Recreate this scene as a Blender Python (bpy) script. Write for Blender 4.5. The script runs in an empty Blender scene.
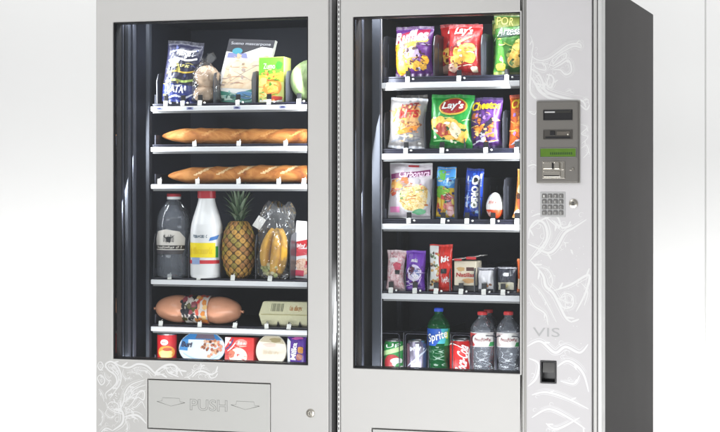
import bpy, bmesh, math, random
from mathutils import Vector, Matrix, noise
from mathutils.geometry import tessellate_polygon
PI = math.pi
random.seed(7)
sc = bpy.context.scene
COL = sc.collection

# ------------------------------------------------------------------ camera
F = 1750.0; TH = math.atan(F/5500.0); HY = 185.0; CZ = 1.22; V0 = 5.0
fw = Vector((-math.sin(TH), math.cos(TH), 0)); rt = Vector((math.cos(TH), math.sin(TH), 0))
CAM = Vector((0, 0, CZ)) - fw*V0 - rt*(V0*(602-360)/F)
def at(px, py, Y=0.0):
    d = fw + rt*((px-360)/F) + Vector((0, 0, 1))*((HY-py)/F)
    return CAM + d*((Y-CAM.y)/d.y)
def X(px, Y=0.0): return at(px, HY, Y).x
def Z(px, py, Y=0.0): return at(px, py, Y).z
cd = bpy.data.cameras.new('camera'); cam = bpy.data.objects.new('camera', cd); COL.objects.link(cam)
cd.sensor_width = 36; cd.lens = F/720*36; cd.shift_y = -(216-HY)/720; cd.clip_end = 200; cd.clip_start = .05
cam.location = CAM; cam.rotation_euler = (PI/2, 0, TH)
sc.camera = cam

# ------------------------------------------------------------------ materials
MC = {}
def srgb(c):
    return tuple(((x/255)/12.92 if x/255 <= .04045 else ((x/255+.055)/1.055)**2.4) for x in c)
def pmat(name, col, rough=.5, metal=0.0, bump=0.0, bscale=60, coat=0.0, var=0.0, vscale=8, spec=.5, bdetail=3, emit=0):
    if name in MC: return MC[name]
    m = bpy.data.materials.new(name); m.use_nodes = True
    n = m.node_tree.nodes; l = m.node_tree.links; p = n['Principled BSDF']
    p.inputs['Base Color'].default_value = (*col, 1); p.inputs['Roughness'].default_value = rough
    p.inputs['Metallic'].default_value = metal; p.inputs['Coat Weight'].default_value = coat
    p.inputs['Specular IOR Level'].default_value = spec
    if emit:
        p.inputs['Emission Color'].default_value = (*col, 1); p.inputs['Emission Strength'].default_value = emit
    tc = n.new('ShaderNodeTexCoord')
    if bump:
        t = n.new('ShaderNodeTexNoise'); t.inputs['Scale'].default_value = bscale; t.inputs['Detail'].default_value = bdetail
        l.new(tc.outputs['Object'], t.inputs['Vector'])
        b = n.new('ShaderNodeBump'); b.inputs['Strength'].default_value = bump; b.inputs['Distance'].default_value = .004
        l.new(t.outputs['Fac'], b.inputs['Height']); l.new(b.outputs['Normal'], p.inputs['Normal'])
    if var:
        t2 = n.new('ShaderNodeTexNoise'); t2.inputs['Scale'].default_value = vscale; t2.inputs['Detail'].default_value = 5
        l.new(tc.outputs['Object'], t2.inputs['Vector'])
        mr = n.new('ShaderNodeMapRange'); mr.inputs['To Min'].default_value = 1-var; mr.inputs['To Max'].default_value = 1+var
        l.new(t2.outputs['Fac'], mr.inputs['Value'])
        mx = n.new('ShaderNodeMix'); mx.data_type = 'RGBA'; mx.blend_type = 'MULTIPLY'; mx.inputs[0].default_value = 1
        mx.inputs[6].default_value = (*col, 1); l.new(mr.outputs['Result'], mx.inputs[7]); l.new(mx.outputs[2], p.inputs['Base Color'])
        mr2 = n.new('ShaderNodeMapRange'); mr2.inputs['To Min'].default_value = max(0, rough-.08); mr2.inputs['To Max'].default_value = rough+.1
        l.new(t2.outputs['Fac'], mr2.inputs['Value']); l.new(mr2.outputs['Result'], p.inputs['Roughness'])
    MC[name] = m; return m
def ink(*c, foil=False):
    k = 'print_%d_%d_%d%s' % (*c, '_foil' if foil else '')
    if foil: return pmat(k, srgb(c), .36, .0, .6, 34, .15, .16, 26)
    return pmat(k, srgb(c), .42, 0, 0, 60, .1, .06, 40)
def foil(*c): return ink(*c, foil=True)
def mottle(name, cols, scale=60, rough=.45, bump=.25, stretch=(1, 1, 1), vor=True):
    if name in MC: return MC[name]
    m = bpy.data.materials.new(name); m.use_nodes = True
    n = m.node_tree.nodes; l = m.node_tree.links; p = n['Principled BSDF']; p.inputs['Roughness'].default_value = rough
    tc = n.new('ShaderNodeTexCoord'); mp = n.new('ShaderNodeMapping'); mp.inputs['Scale'].default_value = stretch
    l.new(tc.outputs['Object'], mp.inputs['Vector'])
    t = n.new('ShaderNodeTexNoise'); t.inputs['Scale'].default_value = scale; t.inputs['Detail'].default_value = 4; t.inputs['Distortion'].default_value = 1.2 if vor else .2
    l.new(mp.outputs['Vector'], t.inputs['Vector'])
    r = n.new('ShaderNodeValToRGB'); e = r.color_ramp.elements
    k = len(cols)
    for i, c in enumerate(cols):
        pos = .3+.4*i/(k-1)
        if i < 2: e[i].position = pos; el = e[i]
        else: el = e.new(pos)
        el.color = (*srgb(c), 1)
    l.new(t.outputs['Fac'], r.inputs['Fac']); l.new(r.outputs['Color'], p.inputs['Base Color'])
    if bump:
        b = n.new('ShaderNodeBump'); b.inputs['Strength'].default_value = bump; b.inputs['Distance'].default_value = .003
        l.new(t.outputs['Fac'], b.inputs['Height']); l.new(b.outputs['Normal'], p.inputs['Normal'])
    MC[name] = m; return m
def clear(name, tint, refl=1.45, diff=0.0, rough=.03, dcol=(.8, .85, .9), bump=0, bscale=40):
    if name in MC: return MC[name]
    m = bpy.data.materials.new(name); m.use_nodes = True
    n = m.node_tree.nodes; l = m.node_tree.links; n.remove(n['Principled BSDF']); out = n['Material Output']
    tr = n.new('ShaderNodeBsdfTransparent'); tr.inputs['Color'].default_value = (*tint, 1)
    gl = n.new('ShaderNodeBsdfGlossy'); gl.inputs['Roughness'].default_value = rough
    fr = n.new('ShaderNodeFresnel'); fr.inputs['IOR'].default_value = refl
    mx = n.new('ShaderNodeMixShader'); l.new(fr.outputs['Fac'], mx.inputs['Fac'])
    l.new(gl.outputs['BSDF'], mx.inputs[2])
    if bump:
        tc = n.new('ShaderNodeTexCoord'); t = n.new('ShaderNodeTexNoise'); t.inputs['Scale'].default_value = bscale; t.inputs['Detail'].default_value = 2
        l.new(tc.outputs['Object'], t.inputs['Vector'])
        b = n.new('ShaderNodeBump'); b.inputs['Strength'].default_value = bump; b.inputs['Distance'].default_value = .006
        l.new(t.outputs['Fac'], b.inputs['Height']); l.new(b.outputs['Normal'], gl.inputs['Normal']); l.new(b.outputs['Normal'], fr.inputs['Normal'])
    if diff:
        df = n.new('ShaderNodeBsdfDiffuse'); df.inputs['Color'].default_value = (*dcol, 1)
        m2 = n.new('ShaderNodeMixShader'); m2.inputs['Fac'].default_value = diff
        l.new(tr.outputs['BSDF'], m2.inputs[1]); l.new(df.outputs['BSDF'], m2.inputs[2]); l.new(m2.outputs['Shader'], mx.inputs[1])
    else: l.new(tr.outputs['BSDF'], mx.inputs[1])
    l.new(mx.outputs['Shader'], out.inputs['Surface']); MC[name] = m; return m

SILVER = pmat('silver_paint', (.625, .617, .60), .46, .15, .05, 700, 0, .06, 1.8)
PANEL = pmat('pale_panel', (.69, .675, .685), .5, .05, .05, 900, 0, .03, 3)
FLAPM = pmat('flap_grey', (.60, .60, .575), .42, .05, .05, 900, 0, .02, 3)
EDGE = pmat('edge_grey', (.20, .20, .20), .4, .3)
EDGEW = pmat('edge_white', (.72, .72, .71), .35, .1)
SIDE = pmat('side_charcoal', (.084, .080, .080), .75, 0, .1, 500, 0, .06, 4, .2)
INNER = pmat('inner_black', (.058, .066, .100), .45, 0, 0, 60, 0, .2, 5)
INNERG = pmat('inner_graphite', (.04, .045, .06), .6, .1)
RAILM = pmat('rail_steel', (.07, .075, .10), .6, .3)
DIV = pmat('divider_plastic', (.050, .052, .064), .32, 0, .1, 200, .2)
LIP = pmat('tray_lip', (.016, .017, .034), .35)
STRIP = pmat('price_rail_white', (.80, .80, .82), .55, 0, 0, 60, 0, .04, 14)
TAG = pmat('tag_white', (.82, .82, .78), .45)
BLACK = pmat('black_plastic', (.012, .012, .014), .35)
COILM = pmat('coil_black', (.03, .03, .034), .3, .5)
WIRE = pmat('wire_dark', (.035, .035, .05), .3, .6)
VINYL = pmat('white_vinyl', (.86, .86, .855), .45)
VINYL2 = pmat('pearl_vinyl', (.84, .84, .85), .35, .05)
GROOVE = pmat('groove_dark', (.06, .06, .06), .6)
LINE = pmat('line_grey', (.36, .36, .35), .5)
CHROME = pmat('chrome', (.55, .52, .46), .25, 1.0)
PAY = pmat('payment_grey', (.19, .18, .165), .42, .3, .06, 600)
GLASS = clear('window_glass', (.96, .975, .98), 1.38, .006, .03)
PET = clear('clear_plastic', (.97, .98, 1), 1.55, .11, .06, (.78, .84, .97), .25, 14)
FILM = clear('clear_film', (.97, .97, .98), 1.4, .05, .08, (.9, .9, .9), .22, 12)

# ------------------------------------------------------------------ mesh builder
TXT = {}
def text_tris(s, bold=0.0):
    k = (s, bold)
    if k not in TXT:
        cu = bpy.data.curves.new('tmp', 'FONT'); cu.body = s; cu.offset = bold; cu.resolution_u = 3
        o = bpy.data.objects.new('tmp', cu); COL.objects.link(o)
        bpy.context.view_layer.update()
        me = bpy.data.meshes.new_from_object(o.evaluated_get(bpy.context.evaluated_depsgraph_get()))
        me.calc_loop_triangles()
        vs = [v.co.to_2d() for v in me.vertices]; ts = [tuple(vs[i] for i in t.vertices) for t in me.loop_triangles]
        x0 = min(v.x for v in vs); x1 = max(v.x for v in vs); y0 = min(v.y for v in vs); y1 = max(v.y for v in vs)
        ts = [tuple(((p.x-x0)/(x1-x0), (p.y-y0)/(y1-y0)) for p in t) for t in ts]
        bpy.data.objects.remove(o); bpy.data.curves.remove(cu); bpy.data.meshes.remove(me)
        TXT[k] = ts
    return TXT[k]
def ell(cu, cv, ru, rv, n=28, rot=0.0):
    return [(cu+ru*math.cos(t)*math.cos(rot)-rv*math.sin(t)*math.sin(rot)*(ru/rv if 0 else 1), cv+rv*math.sin(t)*math.cos(rot)+ru*math.cos(t)*math.sin(rot)*(rv/ru)) for t in [2*PI*i/n for i in range(n)]]
def blob(cu, cv, ru, rv, seed=0, n=30, jag=.2):
    o = []
    for i in range(n):
        t = 2*PI*i/n; k = 1+jag*noise.noise(Vector((math.cos(t)*1.5+seed*7.1, math.sin(t)*1.5, seed*3.3)))*1.6
        o.append((cu+ru*k*math.cos(t), cv+rv*k*math.sin(t)))
    return o
def rect(u0, u1, v0, v1): return [(u0, v0), (u1, v0), (u1, v1), (u0, v1)]
def catmull(pts, k=8):
    P = [pts[0]]+list(pts)+[pts[-1]]; o = []
    for i in range(1, len(P)-2):
        p0, p1, p2, p3 = P[i-1:i+3]
        for j in range(k):
            t = j/k
            o.append(tuple(.5*((2*p1[a])+(-p0[a]+p2[a])*t+(2*p0[a]-5*p1[a]+4*p2[a]-p3[a])*t*t+(-p0[a]+3*p1[a]-3*p2[a]+p3[a])*t**3) for a in range(len(p1))))
    o.append(tuple(pts[-1])); return o

class MB:
    def __init__(s): s.v = []; s.f = []; s.m = []; s.sm = []; s.mats = []
    def mi(s, m):
        if m not in s.mats: s.mats.append(m)
        return s.mats.index(m)
    def add(s, vs, fs, mat, smooth=False):
        b = len(s.v); s.v += [tuple(v) for v in vs]; k = s.mi(mat)
        for f in fs: s.f.append([b+i for i in f]); s.m.append(k); s.sm.append(smooth)
    def box(s, x0, x1, y0, y1, z0, z1, mat, bev=0.0):
        bm = bmesh.new(); bmesh.ops.create_cube(bm, size=1)
        for v in bm.verts: v.co = Vector(((x0+x1)/2+v.co.x*(x1-x0), (y0+y1)/2+v.co.y*(y1-y0), (z0+z1)/2+v.co.z*(z1-z0)))
        if bev: bmesh.ops.bevel(bm, geom=bm.edges[:], offset=bev, segments=2, affect='EDGES', profile=.6)
        s.bm(bm, mat)
    def bm(s, bm, mat, smooth=False):
        bm.verts.index_update(); s.add([v.co for v in bm.verts], [[v.index for v in f.verts] for f in bm.faces], mat, smooth); bm.free()
    def grid(s, fn, nu, nv, mat, close=False, smooth=True):
        vs = []; fs = []
        for j in range(nv+1):
            for i in range(nu if close else nu+1): vs.append(fn(i/nu, j/nv))
        w = nu if close else nu+1
        for j in range(nv):
            for i in range(nu):
                a = j*w+i; b = j*w+(i+1) % w; fs.append((a, b, b+w, a+w))
        if callable(mat):
            base = len(s.v); s.v += [tuple(v) for v in vs]
            for q, f in enumerate(fs):
                s.f.append([base+i for i in f]); s.m.append(s.mi(mat((q % nu+.5)/nu, (q//nu+.5)/nv))); s.sm.append(smooth)
        else: s.add(vs, fs, mat, smooth)
    def lathe(s, prof, mat, n=40, axis='z', sx=1, sy=1, c=(0, 0, 0)):
        # prof: (r, z[, material])
        for k in range(len(prof)-1):
            (r0, z0), (r1, z1) = prof[k][:2], prof[k+1][:2]
            mt = prof[k][2] if len(prof[k]) > 2 else mat
            vs = []
            for r, z in ((r0, z0), (r1, z1)):
                for i in range(n):
                    t = 2*PI*i/n; p = (r*math.cos(t)*sx, r*math.sin(t)*sy, z)
                    if axis == 'x': p = (z, p[0], p[1])
                    if axis == 'y': p = (p[0], z, p[1])
                    vs.append((p[0]+c[0], p[1]+c[1], p[2]+c[2]))
            s.add(vs, [(i, (i+1) % n, n+(i+1) % n, n+i) for i in range(n)], mt, True)
    def tube(s, path, r, mat, n=6, close=False):
        P = [Vector(p) for p in path]; vs = []; fs = []
        L = len(P)
        for i, p in enumerate(P):
            a = P[(i-1) % L] if (close or i > 0) else P[i]; b = P[(i+1) % L] if (close or i < L-1) else P[i]
            d = (b-a).normalized(); up = Vector((0, 0, 1)) if abs(d.z) < .9 else Vector((0, 1, 0))
            e1 = d.cross(up).normalized(); e2 = d.cross(e1)
            rr = r(i/(L-1)) if callable(r) else r
            for k in range(n):
                t = 2*PI*k/n; vs.append(p+e1*math.cos(t)*rr+e2*math.sin(t)*rr)
        for i in range(L if close else L-1):
            for k in range(n):
                a = i*n+k; b = i*n+(k+1) % n; j = ((i+1) % L)*n
                fs.append((a, b, j+(k+1) % n, j+k))
        if not close: fs += [list(range(n))[::-1], list(range((L-1)*n, L*n))]
        s.add(vs, fs, mat, True)
    def tris(s, tris, S, mat, off):
        fn, mx, my = S['fn'], S['mx'], S['my']; L = S.get('L', .006)
        st = [tuple(t) for t in tris]; out = []
        while st:
            t = st.pop(); best = 0; bi = 0
            for i in range(3):
                a, b = t[i], t[(i+1) % 3]; d = math.hypot((a[0]-b[0])*mx, (a[1]-b[1])*my)
                if d > best: best = d; bi = i
            if best > L and len(out)+len(st) < 6000:
                a, b, c = t[bi], t[(bi+1) % 3], t[(bi+2) % 3]; m = ((a[0]+b[0])/2, (a[1]+b[1])/2)
                st += [(a, m, c), (m, b, c)]
            else: out.append(t)
        idx = {}; vs = []; fs = []
        for t in out:
            f = []
            for p in t:
                k = (round(p[0], 5), round(p[1], 5))
                if k not in idx:
                    q, nn = fn(p[0], p[1]); idx[k] = len(vs); vs.append(q+nn*off)
                f.append(idx[k])
            if len(set(f)) == 3: fs.append(f)
        s.add(vs, fs, mat, True)
    def decal(s, poly, S, mat, lay=1):
        t = tessellate_polygon([[Vector((p[0]*S['mx'], p[1]*S['my'], 0)) for p in poly]])
        s.tris([tuple(poly[i] for i in f) for f in t], S, mat, S.get('o', .0005)+.00022*lay*S.get('ls', 1))
    def text(s, st, S, mat, u0, u1, v0, v1, lay=2, rot=0.0, shear=0.0, arch=0.0, bold=0.0, taper=0.0):
        mx, my = S['mx'], S['my']; cu, cv = (u0+u1)/2, (v0+v1)/2; W = (u1-u0)*mx; H = (v1-v0)*my; o = []
        def tf(p):
            x = (p[0]-.5)*W; y = (p[1]-.5)*H*(1+taper*(p[0]-.5)); x += shear*y; y += arch*H*(1-(2*p[0]-1)**2)
            c, sn = math.cos(rot), math.sin(rot)
            return (cu+(x*c-y*sn)/mx, cv+(x*sn+y*c)/my)
        s.tris([tuple(tf(p) for p in t) for t in text_tris(st, bold)], S, mat, S.get('o', .0005)+.00022*(lay+6)*S.get('ls', 1))
    def ribbon(s, pts, w, S, mat, lay=1, k=8, taper=True):
        C = catmull(pts, k); n = len(C); mx, my = S['mx'], S['my']; Lq = []; R = []
        for i, p in enumerate(C):
            a = C[max(0, i-1)]; b = C[min(n-1, i+1)]; dx = (b[0]-a[0])*mx; dy = (b[1]-a[1])*my; d = math.hypot(dx, dy) or 1
            ww = w/2*((.25+.75*math.sin(PI*min(1, max(0, i/(n-1))))**.6) if taper else 1)
            Lq.append((p[0]-dy/d*ww/mx, p[1]+dx/d*ww/my)); R.append((p[0]+dy/d*ww/mx, p[1]-dx/d*ww/my))
        for c in range(0, n-1, 5):      # tiny rise along the stroke where it crosses itself
            t = []
            for i in range(c, min(c+5, n-1)): t += [(Lq[i], R[i], R[i+1]), (Lq[i], R[i+1], Lq[i+1])]
            s.tris(t, S, mat, S.get('o', .0005)+.00022*lay*S.get('ls', 1)+c*.0000045*S.get('ls', 1))
    def squig(s, S, mat, u0, u1, v0, v1, seed=1, w=.0015, n=9, lay=2):
        rr = random.Random(seed); k = n+2; du = (u1-u0)/k; h = v1-v0
        for i in range(k):
            if rr.random() < .12 and i: continue
            u = u0+du*(i+.15); e = u+du*.6; lo = v0+rr.choice((0, 0, 0, -.25))*h; hi = v1 if i == 0 or rr.random() < .25 else v0+h*.68; f = rr.random(); w2 = min(w, du*S['mx']*.32)
            if f < .35: P = [(e, hi), (u, (lo+hi)/2+h*.1), (u+du*.1, v0), (e, v0+h*.1)]
            elif f < .7: P = [(u, hi), (u, v0), (e, v0+h*.05), (e, hi)]
            else: P = [(u, lo), (u+du*.05, hi), (e, hi-h*.15), (u+du*.1, (lo+hi)/2)]
            s.ribbon(P, w2, S, mat, lay+2+i*.02, 4, False)
    def build(s, name, parent=None, loc=(0, 0, 0), rot=(0, 0, 0), shade=None):
        me = bpy.data.meshes.new(name); me.from_pydata(s.v, [], s.f)
        for m in s.mats: me.materials.append(m)
        me.polygons.foreach_set('material_index', s.m); me.polygons.foreach_set('use_smooth', s.sm); me.update()
        o = bpy.data.objects.new(name, me); COL.objects.link(o); o.location = loc; o.rotation_euler = rot
        if parent: o.parent = parent
        return o
def tag(o, label=None, cat=None, group=None, kind=None):
    if label: o['label'] = label
    if cat: o['category'] = cat
    if group: o['group'] = group
    if kind: o['kind'] = kind
    return o
def empty(name, loc, rot=(0, 0, 0)):
    o = bpy.data.objects.new(name, None); o.empty_display_size = .1; COL.objects.link(o); o.location = loc; o.rotation_euler = rot; return o
def flatS(x0, x1, z0, z1, y, L=.5, o=.0004):
    xc = (x0+x1)/2; hw = (x1-x0)/2
    return dict(fn=lambda u, v: (Vector((xc+u*hw, y, z0+v*(z1-z0))), Vector((0, -1, 0))), mx=hw, my=z1-z0, L=L, o=o)
def doorS(y=0.0):   # door plane in metres, u = x, v = z
    return dict(fn=lambda u, v: (Vector((u, y, v)), Vector((0, -1, 0))), mx=1, my=1, L=.5, o=.0003, ls=.13)
def plate(mb, xs, zs, holes, y0, y1, mat, bev=.002):
    """slab in the xz plane with rectangular holes, given as cells of the break grid"""
    bm = bmesh.new(); nx, nz = len(xs)-1, len(zs)-1; V = {}
    def fill(i, k):
        if not (0 <= i < nx and 0 <= k < nz): return False
        cx, cz = (xs[i]+xs[i+1])/2, (zs[k]+zs[k+1])/2
        return not any(a < cx < b and c < cz < d for a, b, c, d in holes)
    def vert(i, k, y):
        if (i, k, y) not in V: V[(i, k, y)] = bm.verts.new((xs[i], y, zs[k]))
        return V[(i, k, y)]
    for i in range(nx):
        for k in range(nz):
            if not fill(i, k): continue
            bm.faces.new([vert(i, k, y0), vert(i+1, k, y0), vert(i+1, k+1, y0), vert(i, k+1, y0)])
            bm.faces.new([vert(i, k+1, y1), vert(i+1, k+1, y1), vert(i+1, k, y1), vert(i, k, y1)])
            for (di, dk, a, b) in ((-1, 0, (i, k+1), (i, k)), (1, 0, (i+1, k), (i+1, k+1)), (0, -1, (i, k), (i+1, k)), (0, 1, (i+1, k+1), (i, k+1))):
                if not fill(i+di, k+dk): bm.faces.new([vert(*b, y0), vert(*a, y0), vert(*a, y1), vert(*b, y1)])
    bmesh.ops.recalc_face_normals(bm, faces=bm.faces[:])
    es = [e for e in bm.edges if len(e.link_faces) == 2 and e.calc_face_angle(0) > 1]
    if bev: bmesh.ops.bevel(bm, geom=es, offset=bev, segments=2, affect='EDGES', profile=.6)
    mb.bm(bm, mat)

# ------------------------------------------------------------------ setting
f = MB(); f.add([(-30, -30, 0), (30, -30, 0), (30, 30, 0), (-30, 30, 0)], [(0, 1, 2, 3)], pmat('floor_white', (.75, .75, .74), .35, 0, 0, 60, 0, .04, 2))
tag(f.build('floor'), kind='structure')
WY = 2.2; w = MB(); WALL = pmat('wall_white', (.88, .88, .87), .7, 0, .05, 300)
jx = X(705.5, WY)
w.box(-9, jx-.003, WY, WY+.1, .004, 4.2, WALL, .002); w.box(jx+.003, 9, WY, WY+.1, .004, 4.2, WALL, .002)
w.box(jx-.0028, jx+.0028, WY+.004, WY+.12, .004, 4.2, pmat('joint_grey', (.7, .7, .69), .7))
tag(w.build('wall'), 'plain white panelled wall behind the two vending machines', 'wall')

TOPZ = CZ+.585; BOT = .07
FRY = .05          # door thickness
TY = .13           # front of the trays
def swirl(mb, S, ox, oy, sc_, strokes, mat, extra=.8, keep=()):
    def ok(pp): return not any(a-.004 < x < b+.004 and c-.004 < z < d_+.004 for x, z in pp for a, b, c, d_ in keep)
    rib = lambda pp, *a: mb.ribbon(pp, *a) if ok(pp) else None
    for k, (wd, *pts) in enumerate(strokes):
        P = [at(ox+x/sc_, oy+y/sc_) for x, y in pts]
        W = wd/sc_/345; Q = [(p.x, p.z) for p in P]; mb.ribbon(Q, W*extra, S, mat, .6+(k % 24)*.17, 10)
        C = catmull(Q, 10); q = random.Random(k*7+int(ox)); n = len(C)
        def off(i, d):
            a = C[max(0, i-1)]; b = C[min(n-1, i+1)]; dx, dz = b[0]-a[0], b[1]-a[1]; L_ = math.hypot(dx, dz) or 1; return (C[i][0]-dz/L_*d, C[i][1]+dx/L_*d)
        for sg, dd, ww in ((1, 1.25, .28), (-1, 1.15, .24), (1, 1.9, .16)):
            a, b = int(n*q.uniform(0, .25)), int(n*q.uniform(.7, 1)); ln = [off(i, sg*W*dd*(.6+.4*math.sin(PI*i/n))) for i in range(a, b, 4)]
            if len(ln) > 2: rib(ln, W*ww, S, mat, 5+sg*.6+(k % 24)*.06+ww, 3)
        for j in range(2+n//18):       # little leaves and curls springing off the stem
            i = q.randrange(2, n-2); sg = q.choice((-1, 1)); p0 = C[i]; p1 = off(i, sg*W*q.uniform(1.5, 2.6)); dx, dz = C[i+1][0]-C[i-1][0], C[i+1][1]-C[i-1][1]; L_ = math.hypot(dx, dz) or 1; fx, fz = dx/L_*W, dz/L_*W
            if q.random() < .5: rib([p0, ((p0[0]+p1[0])/2+fx*1.2, (p0[1]+p1[1])/2+fz*1.2), (p1[0]+fx*2.2, p1[1]+fz*2.2)], W*.7, S, mat, 7.5+j*.1, 5)
            else: rib([(p1[0]+(fx*1.3*math.cos(t)-fz*1.3*math.sin(t))*(1-t/7), p1[1]+(fz*1.3*math.cos(t)+fx*1.3*math.sin(t))*(1-t/7)) for t in [x*.7 for x in range(8)]], W*.25, S, mat, 8.6+j*.1, 3)
def shell(root, x0, x1, y1, side_mat, ip):
    """cabinet of sheet panels with a dark lining"""
    c = MB(); t = .03
    c.box(x0, x0+t, FRY+.004, y1, BOT, TOPZ-.002, SIDE, .002)
    c.box(x0+t, x1-t, FRY+.004, y1-.003, TOPZ-t, TOPZ-.003, SILVER)
    c.box(x0+t, x1-t, FRY+.004, y1-.003, BOT+.002, BOT+t, SIDE)
    c.box(x0+t, x1-t, y1-t, y1-.004, BOT+t, TOPZ-t, SIDE)
    for fx in (x0+.08, x1-.08):
        for fy in (.1, y1-.1): c.lathe([(0, 0), (.022, 0), (.026, .01), (.02, .03), (.02, BOT+.002)], BLACK, 16, c=(fx, fy, 0))
    c.build('cabinet', root, ip)
    p = MB(); p.box(x1-t, x1-.001, FRY+.004, y1, BOT, TOPZ-.002, side_mat, .004); p.build('side_panel', root, ip)
def liner(root, ix0, ix1, iz0, iz1, iy1, ip):
    c = MB(); t = .006; y0 = FRY+.006
    c.box(ix0-t, ix0, y0, iy1, iz0, iz1, INNER); c.box(ix1, ix1+t, y0, iy1, iz0, iz1, INNER)
    c.box(ix0, ix1, iy1, iy1+t, iz0, iz1, INNER)
    c.box(ix0, ix1, y0, iy1, iz1, iz1+t, INNER); c.box(ix0, ix1, y0, iy1, iz0-t, iz0, INNER)
    c.build('inner_lining', root, ip)
FLOOR = {}
def tray(root, ip, row, x0, x1, zs, th, zf, tags, divs, dh, coils=True, back=.62, stops=True, labels=()):
    """x0..x1 metres, zs = centre height of the price rail, zf = floor height"""
    FLOOR[row] = zf
    t = MB(); t.box(x0, x1, TY+.004, back, zf-.005, zf-.0005, LIP, .001)
    t.box(x0+.0015, x1-.0015, TY+.006, TY+.018, zs-th/2+.002, zf-.006, LIP)
    t.box(x0, x0+.004, TY+.02, back, zf, zf+.03, RAILM, .001)
    lip = t.build('tray', root, ip)
    s = MB(); s.box(x0-.001, x1, TY-.008, TY+.005, zs-th/2, zs+th/2, STRIP, .0025)
    s.box(x0+.004, x1-.004, TY-.002, TY+.012, zs-th/2-.006, zs-th/2-.0005, EDGE)
    for lx in labels: s.box(lx-.011, lx+.011, TY-.0092, TY-.0078, zs-th*.28, zs+th*.28, ink(150, 155, 190)); s.box(lx-.006, lx+.006, TY-.0098, TY-.009, zs-th*.12, zs+th*.2, ink(60, 62, 110))
    s.build('price_rail', lip)
    for tx in tags:
        g = MB(); rot = random.uniform(-.12, .12)
        g.box(-.0072, .0072, -.0012, .0012, 0, .017, TAG, .0012); g.tube([(0, .001, .016), (.003, .004, .022)], .0012, TAG, 6)
        g.build('price_tag', lip, (tx, TY-.004, zs+th/2+.001), (-.18, rot, rot*.6))
        if not stops: continue
        c = MB(); c.box(-.0075, .0075, .002, .006, .012, .031, BLACK, .001); c.tube([(.018, 0, .006), (.018, -.006, .006)], .003, TAG, 8)
        c.build('product_stop', lip, (tx, TY-.002, zs+th/2+.004))
    for dx in divs:
        d = MB(); prof = [(TY+.012, 0), (TY+.010, dh*.72), (TY+.022, dh*.95), (TY+.05, dh), (back, dh), (back, 0)]
        bm = bmesh.new(); A = [bm.verts.new((-.0013, y, z)) for y, z in prof]; B = [bm.verts.new((.0013, y, z)) for y, z in prof]
        bm.faces.new(A); bm.faces.new(B[::-1])
        for i in range(len(prof)): bm.faces.new([A[i], B[i], B[(i+1) % 6], A[(i+1) % 6]][::-1])
        bmesh.ops.recalc_face_normals(bm, faces=bm.faces[:]); d.bm(bm, DIV)
        for q in range(5): d.box(.0013, .0024, TY+.06+q*.09, TY+.064+q*.09, .012, dh*.8, RAILM)
        d.build('divider', lip, (dx, 0, zf+.0005))
    if coils:
        lanes = sorted([x0]+list(divs)+[x1])
        for a, b in zip(lanes, lanes[1:]):
            if b-a < .045: continue
            r = min((b-a)/2-.008, .045); c = MB(); pts = []
            for i in range(9*22+1):
                t_ = i/22; pts.append(((a+b)/2+r*math.cos(2*PI*t_), TY+.09+t_*.045, zf+.006+r+r*math.sin(2*PI*t_)))
            c.tube(pts, .0018, COILM, 5); c.build('coil', lip)
    return lip

# ================================================================== LEFT MACHINE
def lock(root, ip, px, py, y):
    l = MB(); p = at(px, py, y)
    l.lathe([(.0, -.007), (.006, -.007), (.0075, -.005), (.0125, -.004), (.0135, 0), (.0135, .002)], CHROME, 28, axis='y', c=(p.x, y, p.z))
    l.box(p.x-.0012, p.x+.0012, y-.0078, y-.0069, p.z-.004, p.z+.004, BLACK)
    l.lathe([(.0035, -.0074), (.0045, -.0074)], BLACK, 20, axis='y', c=(p.x, y, p.z))
    l.build('lock', root, ip)
lx0, lx1 = X(96), X(328.5); DEPL = .92
L = empty('vending_machine', ((lx0+lx1)/2, .4, 0)); ipl = tuple(-L.location)
tag(L, 'silver food vending machine on the left selling bread, milk and pineapple', 'vending machine')
wl, wr, wt, wb = X(113), X(307.8), Z(210, 19.5), Z(210, 362)
fl0, fl1, ft, fb = X(147), X(270.5), Z(209, 381), Z(209, 431.5)
shell(L, lx0, lx1+.004, DEPL, BLACK, ipl)
d = MB(); hf = (fl0, fl1, fb, ft)
plate(d, [lx0, wl, fl0, fl1, wr, lx1], [BOT+.02, fb, ft, wb, wt, TOPZ], [(wl, wr, wb, wt), hf], 0, FRY, SILVER, .003)
d.box(fl0-.005, fl1+.005, .02, .046, fb-.005, ft+.005, GROOVE)
d.box(lx1+.0005, lx1+.008, .006, FRY, BOT+.02, TOPZ-.002, pmat('edge_mid', (.33, .33, .33), .4, .2))
door = d.build('door', L, ipl)
fp = MB(); fp.box(fl0+.003, fl1-.0025, .003, .018, fb+.003, ft-.0035, FLAPM, .0012)
S = doorS(.003)
def outl(mb, pts, r, y): mb.tube([(p[0], y, p[1]) for p in pts], r, LINE, 5, True)
def arrow(mb, x0, y0, x1, y1, yy):
    a = [(x0, (y0+y1)/2-.5), (x0+5, (y0+y1)/2-1), (x0+5.5, y0), (x1-5.5, y0+.8), (x1-5, (y0+y1)/2), (x1, (y0+y1)/2+.8), ((x0+x1)/2, y1)]
    outl(mb, [(at(x, y, yy).x, at(x, y, yy).z) for x, y in a], .0007, yy)
arrow(fp, 157, 397.5, 185, 406, .003); arrow(fp, 231, 401, 259.5, 409.5, .003)
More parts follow.
